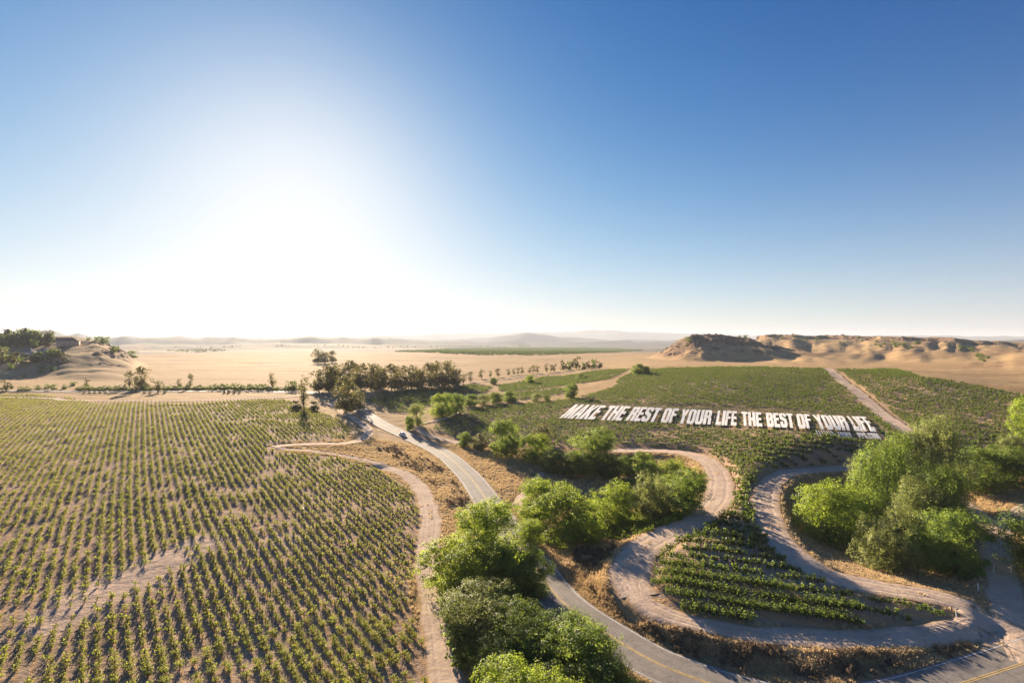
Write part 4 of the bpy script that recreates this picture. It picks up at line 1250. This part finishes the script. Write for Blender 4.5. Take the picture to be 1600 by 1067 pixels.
# ------------------------------------------------------------------ lettering lying on the vines
def O_(x0, x1, y0, y1, c):
    return [(x0 + c, y0), (x1 - c, y0), (x1, y0 + c * .8), (x1, y1 - c * .8), (x1 - c, y1), (x0 + c, y1), (x0, y1 - c * .8), (x0, y0 + c * .8)]
GL = {
 'I': ([(0, 0), (1, 0), (1, 1), (0, 1)], [], .42),
 '.': ([(0, 0), (1, 0), (1, .17), (0, .17)], [], .36),
 'L': ([(0, 0), (1, 0), (1, .17), (.46, .17), (.46, 1), (0, 1)], [], .78),
 'T': ([(0, .83), (.28, .83), (.28, 0), (.72, 0), (.72, .83), (1, .83), (1, 1), (0, 1)], [], .9),
 'H': ([(0, 0), (.38, 0), (.38, .42), (.62, .42), (.62, 0), (1, 0), (1, 1), (.62, 1), (.62, .6), (.38, .6), (.38, 1), (0, 1)], [], 1),
 'E': ([(0, 0), (1, 0), (1, .17), (.44, .17), (.44, .42), (.92, .42), (.92, .59), (.44, .59), (.44, .83), (1, .83), (1, 1), (0, 1)], [], .8),
 'F': ([(0, 0), (.44, 0), (.44, .42), (.92, .42), (.92, .59), (.44, .59), (.44, .83), (1, .83), (1, 1), (0, 1)], [], .78),
 'M': ([(0, 0), (.25, 0), (.25, .6), (.4, 0), (.6, 0), (.75, .6), (.75, 0), (1, 0), (1, 1), (.66, 1), (.5, .45), (.34, 1), (0, 1)], [], 1.32),
 'A': ([(0, 0), (.34, 0), (.39, .2), (.61, .2), (.66, 0), (1, 0), (.7, 1), (.3, 1)], [[(.43, .36), (.57, .36), (.5, .76)]], 1.05),
 'K': ([(0, 0), (.4, 0), (.4, .36), (.6, 0), (1, 0), (.68, .52), (1, 1), (.62, 1), (.4, .6), (.4, 1), (0, 1)], [], 1.05),
 'O': (O_(0, 1, 0, 1, .16), [O_(.39, .61, .16, .84, .05)], 1),
 'U': ([(.16, 0), (.84, 0), (1, .14), (1, 1), (.61, 1), (.61, .2), (.56, .16), (.44, .16), (.39, .2), (.39, 1), (0, 1), (0, .14)], [], 1),
 'Y': ([(.3, 0), (.7, 0), (.7, .42), (1, 1), (.63, 1), (.5, .64), (.37, 1), (0, 1), (.3, .42)], [], 1.02),
 'R': ([(0, 0), (.4, 0), (.4, .42), (.56, .42), (.61, .36), (.61, 0), (1, 0), (1, .4), (.88, .5), (1, .6), (1, .88), (.84, 1), (0, 1)], [[(.4, .58), (.57, .58), (.61, .63), (.61, .79), (.57, .84), (.4, .84)]], 1),
 'B': ([(0, 0), (.84, 0), (1, .12), (1, .4), (.88, .51), (1, .6), (1, .88), (.84, 1), (0, 1)], [[(.4, .16), (.61, .2), (.61, .4), (.4, .43)], [(.4, .59), (.61, .62), (.61, .8), (.4, .84)]], 1),
 'S': ([(.14, 0), (.86, 0), (1, .12), (1, .44), (.9, .53), (.4, .68), (.4, .84), (.61, .84), (.61, .7), (1, .7), (1, .88), (.86, 1), (.14, 1), (0, .88), (0, .58), (.1, .49), (.61, .35), (.61, .16), (.39, .16), (.39, .32), (0, .32), (0, .12)], [], .97),
 'P': ([(0, 0), (.4, 0), (.4, .4), (.84, .4), (1, .5), (1, .88), (.84, 1), (0, 1)], [[(.4, .56), (.61, .58), (.61, .82), (.4, .84)]], .96),
 'G': ([(.14, 0), (.6, 0), (.72, .07), (.78, 0), (1, 0), (1, .52), (.5, .52), (.5, .37), (.61, .37), (.61, .16), (.39, .16), (.39, .84), (.61, .84), (.61, .68), (1, .68), (1, .88), (.86, 1), (.14, 1), (0, .88), (0, .12)], [], 1),
 'C': ([(.14, 0), (.86, 0), (1, .12), (1, .38), (.61, .38), (.61, .16), (.39, .16), (.39, .84), (.61, .84), (.61, .64), (1, .64), (1, .88), (.86, 1), (.14, 1), (0, .88), (0, .12)], [], .98),
}
M['letter'] = simple('white_letter_cloth', (.74, .74, .71), .85, .1, .10, .5)
def glyph_mesh(ch, quad, s0, s1, lift=.78, thick=.03):
    outer, holes, _ = GL[ch]
    loops = [outer] + holes
    flat = [p for lp in loops for p in lp]
    tris = tessellate_polygon([[Vector((x, y, 0)) for x, y in lp] for lp in loops])
    bm = bmesh.new()
    vs = [bm.verts.new((x, y, 0)) for x, y in flat]
    for t in tris:
        try: bm.faces.new([vs[i] for i in t])
        except ValueError: pass
    bmesh.ops.subdivide_edges(bm, edges=[e for e in bm.edges if e.calc_length() > .12], cuts=3, use_grid_fill=True)
    bmesh.ops.triangulate(bm, faces=bm.faces[:])
    bmesh.ops.recalc_face_normals(bm, faces=bm.faces[:])
    bl, br, tr, tl = quad
    def world_xy(x, y):
        s = s0 + (s1 - s0) * x
        return (bl * (1 - s) + br * s) * (1 - y) + (tl * (1 - s) + tr * s) * y
    LETTER_POLYS.append([tuple(world_xy(x, y)) for x, y in outer])
    P = [world_xy(v.co.x, v.co.y) for v in bm.verts]
    c = np.mean(P, 0)
    z0 = float(gz(c[0], c[1]))
    PX = np.array(P); zz = gz(PX[:, 0], PX[:, 1]) + lift
    for v, p, z in zip(bm.verts, P, zz):
        v.co = (p[0] - c[0], p[1] - c[1], z - z0)
    if sum(f.normal.z for f in bm.faces) < 0 or True:
        bm.normal_update()
        if sum(f.normal.z * f.calc_area() for f in bm.faces) < 0:
            bmesh.ops.reverse_faces(bm, faces=bm.faces[:])
    r = bmesh.ops.extrude_face_region(bm, geom=bm.faces[:])
    for v in [g for g in r['geom'] if isinstance(g, bmesh.types.BMVert)]:
        v.co.z += thick
    bmesh.ops.recalc_face_normals(bm, faces=bm.faces[:])
    me = bpy.data.meshes.new('letter_' + ch.lower().replace('.', 'dot'))
    bm.to_mesh(me); bm.free()
    me.materials.append(M['letter'])
    return me, (float(c[0]), float(c[1]), z0)
def ph(ox, oy):
    return lambda x, y: (ox + x / 8.889, oy + y / 8.889)
A_, B_, C_ = ph(870, 620), ph(1040, 625), ph(1200, 635)
WORDS = [  # word, name, survey origin, bottom left, bottom right, top right, top left
    ('MAKE', 'the word MAKE', A_, (35, 292), (515, 312), (690, 120), (262, 102)),
    ('THE', 'the first THE', A_, (590, 318), (890, 330), (1030, 132), (738, 122)),
    ('REST', 'the word REST', A_, (948, 330), (1372, 348), (1465, 155), (1080, 140)),
    ('OF', 'the first OF', B_, (-75, 308), (118, 314), (190, 118), (2, 110)),
    ('YOUR', 'the first YOUR', B_, (168, 322), (622, 336), (652, 140), (240, 125)),
    ('LIFE', 'the first LIFE', B_, (690, 343), (985, 350), (992, 155), (730, 143)),
    ('THE', 'the second THE', B_, (1062, 355), (1345, 366), (1325, 170), (1052, 160)),
    ('BEST', 'the word BEST', C_, (-7, 284), (375, 298), (335, 98), (-32, 86)),
    ('OF', 'the second OF', C_, (423, 302), (630, 310), (570, 108), (388, 100)),
    ('YOUR', 'the second YOUR', C_, (706, 318), (1140, 331), (1044, 130), (610, 112)),
    ('LIFE', 'the second LIFE', C_, (1204, 336), (1508, 350), (1352, 142), (1088, 132)),
]
def lay_word(word, nm, corners, name, group, gapf=.08, lift=.78, extra=''):
    q = []
    for (u, v) in corners:
        p = ground_at(u, v, 30, lift)
        q.append(p[:2])
    widths = [GL[c][2] for c in word]
    tot = sum(widths) + gapf * (len(word) - 1)
    s = 0.0
    for i, ch in enumerate(word):
        me, loc = glyph_mesh(ch, q, s / tot, (s + widths[i]) / tot, lift)
        o = link(name, me, None, loc)
        cc = 'dot' if ch == '.' else 'letter ' + ch
        n_same = word[:i].count(ch)
        which = '' if word.count(ch) == 1 else ['first ', 'second ', 'third '][n_same]
        tag(o, '%s%swhite %s of %s on the slope' % (which, extra, cc, nm), 'letter', group)
        s += widths[i] + gapf
for w_, nm, f_, bl, br, tr, tl in WORDS:
    lay_word(w_, nm, [f_(*bl), f_(*br), f_(*tr), f_(*tl)], 'hillside_letter', 'large white lettering on the hillside')
gS = 'small white lettering under the large lines'
lay_word('FEATHER', 'the faint start of the small line', [C_(702, 416), C_(950, 424), C_(884, 342), C_(662, 332)], 'small_letter', gS, 1.2, .76, 'small ')
lay_word('LIGHT', 'LIGHT in the small line', [C_(1004, 425), C_(1188, 432), C_(1134, 358), C_(962, 351)], 'small_letter', gS, .14, .77, 'small ')
lay_word('PPG.COM', 'PPG.COM in the small line', [C_(1278, 437), C_(1580, 450), C_(1508, 369), C_(1222, 360)], 'small_letter', gS, .14, .77, 'small ')

vine_stuff('hillside_vine_rows', (allv[:, 3] == 1) & ~single, vp_m, 1.0, 'dense green vine rows covering the slope round the white lettering')

# ------------------------------------------------------------------ car
M['car_white'] = simple('white_car_paint', (.90, .90, .90), .5, .4, .02, 1)
M['glass'] = simple('dark_car_glass', (.02, .024, .028), .08, .6, .1, 1)
M['rubber'] = simple('tyre_rubber', (.02, .02, .02), .85, .1, .1, 5)
M['alloy'] = simple('wheel_alloy', (.45, .45, .46), .35, .5, .05, 5, .8)
M['lamp'] = simple('lamp_lens', (.7, .7, .66), .15, .5, .05, 5)
M['red_lamp'] = simple('red_lamp_lens', (.45, .02, .02), .2, .5, .05, 5)
def bm_obj(name, bm, mat, parent):
    me = bpy.data.meshes.new(name)
    bmesh.ops.recalc_face_normals(bm, faces=bm.faces[:])
    bm.to_mesh(me); bm.free()
    me.materials.append(mat)
    return link(name, me, parent)
def loft(sections, closed=True):
    bm = bmesh.new()
    rows = [[bm.verts.new(p) for p in s] for s in sections]
    for a, b in zip(rows[:-1], rows[1:]):
        k = len(a)
        for i in range(k if closed else k - 1):
            bm.faces.new((a[i], a[(i + 1) % k], b[(i + 1) % k], b[i]))
    if closed:
        bm.faces.new(rows[0][::-1]); bm.faces.new(rows[-1])
    return bm
def make_car(loc, rz, label):
    r = empty('sedan_car', loc, rz)
    tag(r, label, 'car')
    # x forward; sections: x, half width at sill, half width at belt, z low, z belt
    secs = []
    for x, hw, zl, zb, crown_z in [(-2.28, .70, .42, .72, .78), (-2.15, .83, .28, .86, .95), (-1.4, .90, .22, .92, .98), (0, .92, .20, .92, .95), (1.0, .91, .20, .90, .95), (1.7, .88, .22, .80, .88), (2.2, .78, .30, .62, .70), (2.33, .60, .40, .54, .58)]:
        secs.append([(x, -hw * .92, zl), (x, -hw, (zl + zb) / 2), (x, -hw * .96, zb), (x, -hw * .5, crown_z), (x, hw * .5, crown_z), (x, hw * .96, zb), (x, hw, (zl + zb) / 2), (x, hw * .92, zl)])
    body = bm_obj('body', loft(secs), M['car_white'], r)
    bv = body.modifiers.new('b', 'BEVEL'); bv.width = .04; bv.segments = 2
    cab = []
    for x, hw, z in [(-1.75, .62, .93), (-1.05, .60, 1.38), (-.3, .62, 1.46), (.25, .60, 1.42), (1.05, .66, .93)]:
        cab.append([(x, -hw - (.14 if z < 1 else 0) , .9), (x, -hw, z), (x, hw, z), (x, hw + (.14 if z < 1 else 0), .9)])
    cb = bm_obj('cabin', loft(cab), M['car_white'], r)
    def pane(name, pts, t=.012):
        bm = bmesh.new()
        f = bm.faces.new([bm.verts.new(p) for p in pts])
        f.normal_update()
        n_ = f.normal.copy()
        e = bmesh.ops.extrude_face_region(bm, geom=[f])
        for v in e['geom']:
            if isinstance(v, bmesh.types.BMVert): v.co += n_ * t
        bm_obj(name, bm, M['glass'], r)
    pane('windscreen', [(1.0, -.60, .985), (1.0, .60, .985), (.33, .55, 1.395), (.33, -.55, 1.395)])
    pane('rear_window', [(-1.66, .56, 1.005), (-1.66, -.56, 1.005), (-1.12, -.53, 1.35), (-1.12, .53, 1.35)])
    for sgn in (-1, 1):
        a = [(.82, sgn * .725, .97), (-.15, sgn * .735, .97), (-.15, sgn * .635, 1.39), (.28, sgn * .625, 1.36)]
        b = [(-.25, sgn * .735, .97), (-1.35, sgn * .715, .97), (-1.02, sgn * .61, 1.33), (-.25, sgn * .635, 1.39)]
        for q in (a, b):
            pane('side_window', q if sgn < 0 else q[::-1])
        bm = bmesh.new(); bmesh.ops.create_cube(bm, size=1)
        for v in bm.verts: v.co = Vector((.85 + v.co.x * .14, sgn * .98 + v.co.y * .16, .98 + v.co.z * .12))
        bm_obj('mirror', bm, M['car_white'], r)
        for nm, x, mt, z in (('headlight', 2.2, 'lamp', .60), ('tail_light', -2.2, 'red_lamp', .76)):
            bm = bmesh.new(); bmesh.ops.create_cube(bm, size=1)
            for v in bm.verts: v.co = Vector((x + v.co.x * .14, sgn * .58 + v.co.y * .34, z + v.co.z * .13))
            bm_obj(nm, bm, M[mt], r)
        for x in (-1.38, 1.42):
            bm = bmesh.new()
            bmesh.ops.create_cone(bm, cap_ends=True, segments=20, radius1=.32, radius2=.32, depth=.22)
            for v in bm.verts: v.co = Vector((x + v.co.x, sgn * .86 + v.co.z, .32 + v.co.y))
            w = bm_obj('wheel', bm, M['rubber'], r)
            bm = bmesh.new()
            bmesh.ops.create_cone(bm, cap_ends=True, segments=16, radius1=.21, radius2=.18, depth=.03)
            for v in bm.verts: v.co = Vector((x + v.co.x, sgn * (.98 + .0) + v.co.z * sgn, .32 + v.co.y))
            bm_obj('rim', bm, M['alloy'], w)
    return r
cp = ground_at(629, 682)
d_, _ = None, None
kk = np.argmin((road_L[:, 0] - cp[0]) ** 2 + (road_L[:, 1] - cp[1]) ** 2)
tan = road_L[min(kk + 3, len(road_L) - 1)] - road_L[kk - 3]; tan /= np.linalg.norm(tan)
side = np.array([tan[1], -tan[0]])        # right-hand side of the direction of travel (towards the viewer)
pp = road_L[kk] + side * 1.75
make_car((float(pp[0]), float(pp[1]), float(gz(pp[0], pp[1])) + .20), math.atan2(tan[1], tan[0]), 'white car driving down the two-lane road')

# ------------------------------------------------------------------ houses on the left hill
M['wall_pink'] = simple('stucco_beige', (.46, .34, .27), .9, .1, .08, .6)
M['wall_white'] = simple('stucco_white', (.66, .63, .60), .9, .1, .06, .6)
M['wall_grey'] = simple('siding_grey', (.36, .38, .42), .85, .1, .06, .6)
M['roof_red'] = simple('roof_tile', (.24, .15, .11), .9, .1, .2, 1.5)
M['roof_grey'] = simple('roof_shingle', (.22, .21, .21), .9, .1, .15, 1.5)
M['house_glass'] = simple('house_window_glass', (.05, .06, .07), .15, .5, .1, 2)
M['trim'] = simple('window_trim', (.62, .6, .57), .7, .2, .05, 2)
def np_obj(name, vf, mat, parent):
    return link(name, mesh_np(name, vf[0], vf[1], [mat]), parent)
def make_house(u, v, w, d, h, roof_h, wall, roofm, label, rz=0.0, lo=380):
    p = ground_at(u, v, lo)
    r = empty('hill_house', (p[0], p[1], p[2] - .6), rz)
    tag(r, label, 'house', 'houses on the left hill')
    wl = np_obj('wall', box_vf(-w / 2, w / 2, -d / 2, d / 2, 0, h), M[wall], r)
    o = .5
    e = h + .003
    rv = np.array([(-w / 2 - o, -d / 2 - o, e), (w / 2 + o, -d / 2 - o, e), (w / 2 + o, d / 2 + o, e), (-w / 2 - o, d / 2 + o, e),
                   (-w / 2 - o, -d / 2 - o, e + .2), (w / 2 + o, -d / 2 - o, e + .2), (w / 2 + o, d / 2 + o, e + .2), (-w / 2 - o, d / 2 + o, e + .2),
                   (-w * .25, 0, e + roof_h), (w * .25, 0, e + roof_h)])
    bm = bmesh.new(); vs = [bm.verts.new(x) for x in rv]
    for f in [(0, 3, 2, 1), (0, 1, 5, 4), (1, 2, 6, 5), (2, 3, 7, 6), (3, 0, 4, 7), (4, 5, 9, 8), (6, 7, 8, 9), (5, 6, 9), (7, 4, 8)]:
        bm.faces.new([vs[i] for i in f])
    rf_ = bm_obj('roof', bm, M[roofm], r)
    np_obj('chimney', box_vf(w * .12, w * .12 + .9, d * .05, d * .05 + .9, e + roof_h * .4, e + roof_h + 1.0), M[wall], rf_)
    nst = 2 if h > 4.5 else 1
    for s in range(nst):
        for k in range(max(2, int(w / 4))):
            x = -w / 2 + (k + .5) * w / max(2, int(w / 4)); z = 1.0 + s * 3.0
            if s == 0 and k == 0:
                np_obj('door', box_vf(x - .5, x + .5, -d / 2 - .06, -d / 2 + .02, .3, 2.5), M['trim'], r)
                continue
            wn_ = np_obj('window', box_vf(x - .75, x + .75, -d / 2 - .05, -d / 2 + .02, z, z + 1.4), M['trim'], r)
            np_obj('pane', box_vf(x - .62, x + .62, -d / 2 - .07, -d / 2 - .04, z + .13, z + 1.27), M['house_glass'], wn_)
    return r
make_house(107, 540.5, 17, 12, 6.2, 3, 'wall_pink', 'roof_red', 'large beige two-storey villa on top of the left hill', .5)
make_house(69, 559.5, 9, 8, 5.5, 3, 'wall_white', 'roof_grey', 'white house among dark trees halfway up the left hill', -.3)
make_house(44, 556.5, 10, 8, 5, 2.2, 'wall_grey', 'roof_grey', 'blue-grey house half hidden by trees left of the white house', .2)
make_house(93, 565.5, 7, 7, 3.2, 2, 'wall_pink', 'roof_red', 'small low house right of and below the white house', .1)
make_house(4, 537, 12, 9, 4.5, 2.5, 'wall_white', 'roof_red', 'house at the left edge behind the hill trees', .2)

# ------------------------------------------------------------------ stakes, posts, dead branches
for i, (u, v, lab) in enumerate([(1552, 895, 'white stake left of the gate track beside the dark tree'), (1580, 895, 'white stake right of the gate track'),
                                 (1529, 924, 'short white stake on the brown bank below the right tree clump'), (1495, 967, 'white stake at the right end of the knoll vine rows')]):
    p = ground_at(u, v)
    r = empty('marker_stake', (p[0], p[1], p[2] - .1), random.uniform(0, 3))
    r.rotation_euler = (random.uniform(-.05, .05), .06, random.uniform(0, 3))
    tag(r, lab, 'stake', 'white stakes by the gate track')
    tv, tf = tube([(0, 0, 0), (0, 0, 1.5)], [.075, .075], 8)
    np_obj('post', (tv, tf), M['stake'], r)
    tv, tf = tube([(0, 0, 1.498), (0, 0, 1.56)], [.085, .04], 8)
    np_obj('cap', (tv, tf), M['stake'], r)
r0 = ground_at(1425, 897)
r = empty('dead_branch', (r0[0], r0[1], r0[2] + .1))
tag(r, 'bleached dead branch lying under the front of the right tree clump', 'branch')
parts = [tube([(-2.2, 0, .1), (0, .2, .5), (2.4, -.2, .3)], [.14, .11, .04], 6)]
for a, b in [((-.8, .1, .35), (.4, 1.0, 1.5)), ((0, .2, .5), (1.4, .9, 1.4)), ((.9, 0, .45), (2.0, -.9, 1.1)), ((-1.4, 0, .25), (-1.0, -1.0, .9))]:
    parts.append(tube([a, tuple((np.array(a) + b) / 2 + [0, 0, .1]), b], [.07, .05, .02], 5))
np_obj('bough', join_vf(parts), M['pale_bark'], r)
pm = mesh_np('end_post', *box_vf(-.05, .05, -.05, .05, -.2, 1.75), [M['post']])
kk = 0
for rw in rows_w[::1]:
    Ys = np.arange(200, 420, .5)
    Xs = rw * ROW_S + rowF(Ys)
    ins = in_poly(Xs, Ys, POLY_W)
    if not ins.any(): continue
    y = Ys[ins].max() + .6; x = rw * ROW_S + float(rowF(np.array(y)))
    u = CU + FPX * x / y
    if u < 150 or u > 440: continue
    o = link('row_end_post', pm, None, (x, y, float(gz(x, y))))
    tag(o, 'grey wooden post ending a vine row at the far edge of the left vineyard', 'post', 'row end posts of the left vineyard')
    kk += 1

# ------------------------------------------------------------------ haze
top = 270.0
bot = float(GZ.min()) - 1.0
hv, hf = box_vf(-31000, 31000, -31000, 31000, bot, top)
hm, nt, N, Lk = new_mat('haze_air')
out = nt.nodes.new('ShaderNodeOutputMaterial')
pv = nt.nodes.new('ShaderNodeVolumePrincipled')
pv.inputs['Color'].default_value = (.74, .81, .92, 1)
pv.inputs['Density'].default_value = HAZE_DENSITY
pv.inputs['Anisotropy'].default_value = .15
nt.links.new(pv.outputs[0], out.inputs['Volume'])
haze = link('haze', mesh_np('haze', hv, hf, [hm]))
tag(haze, kind='stuff')
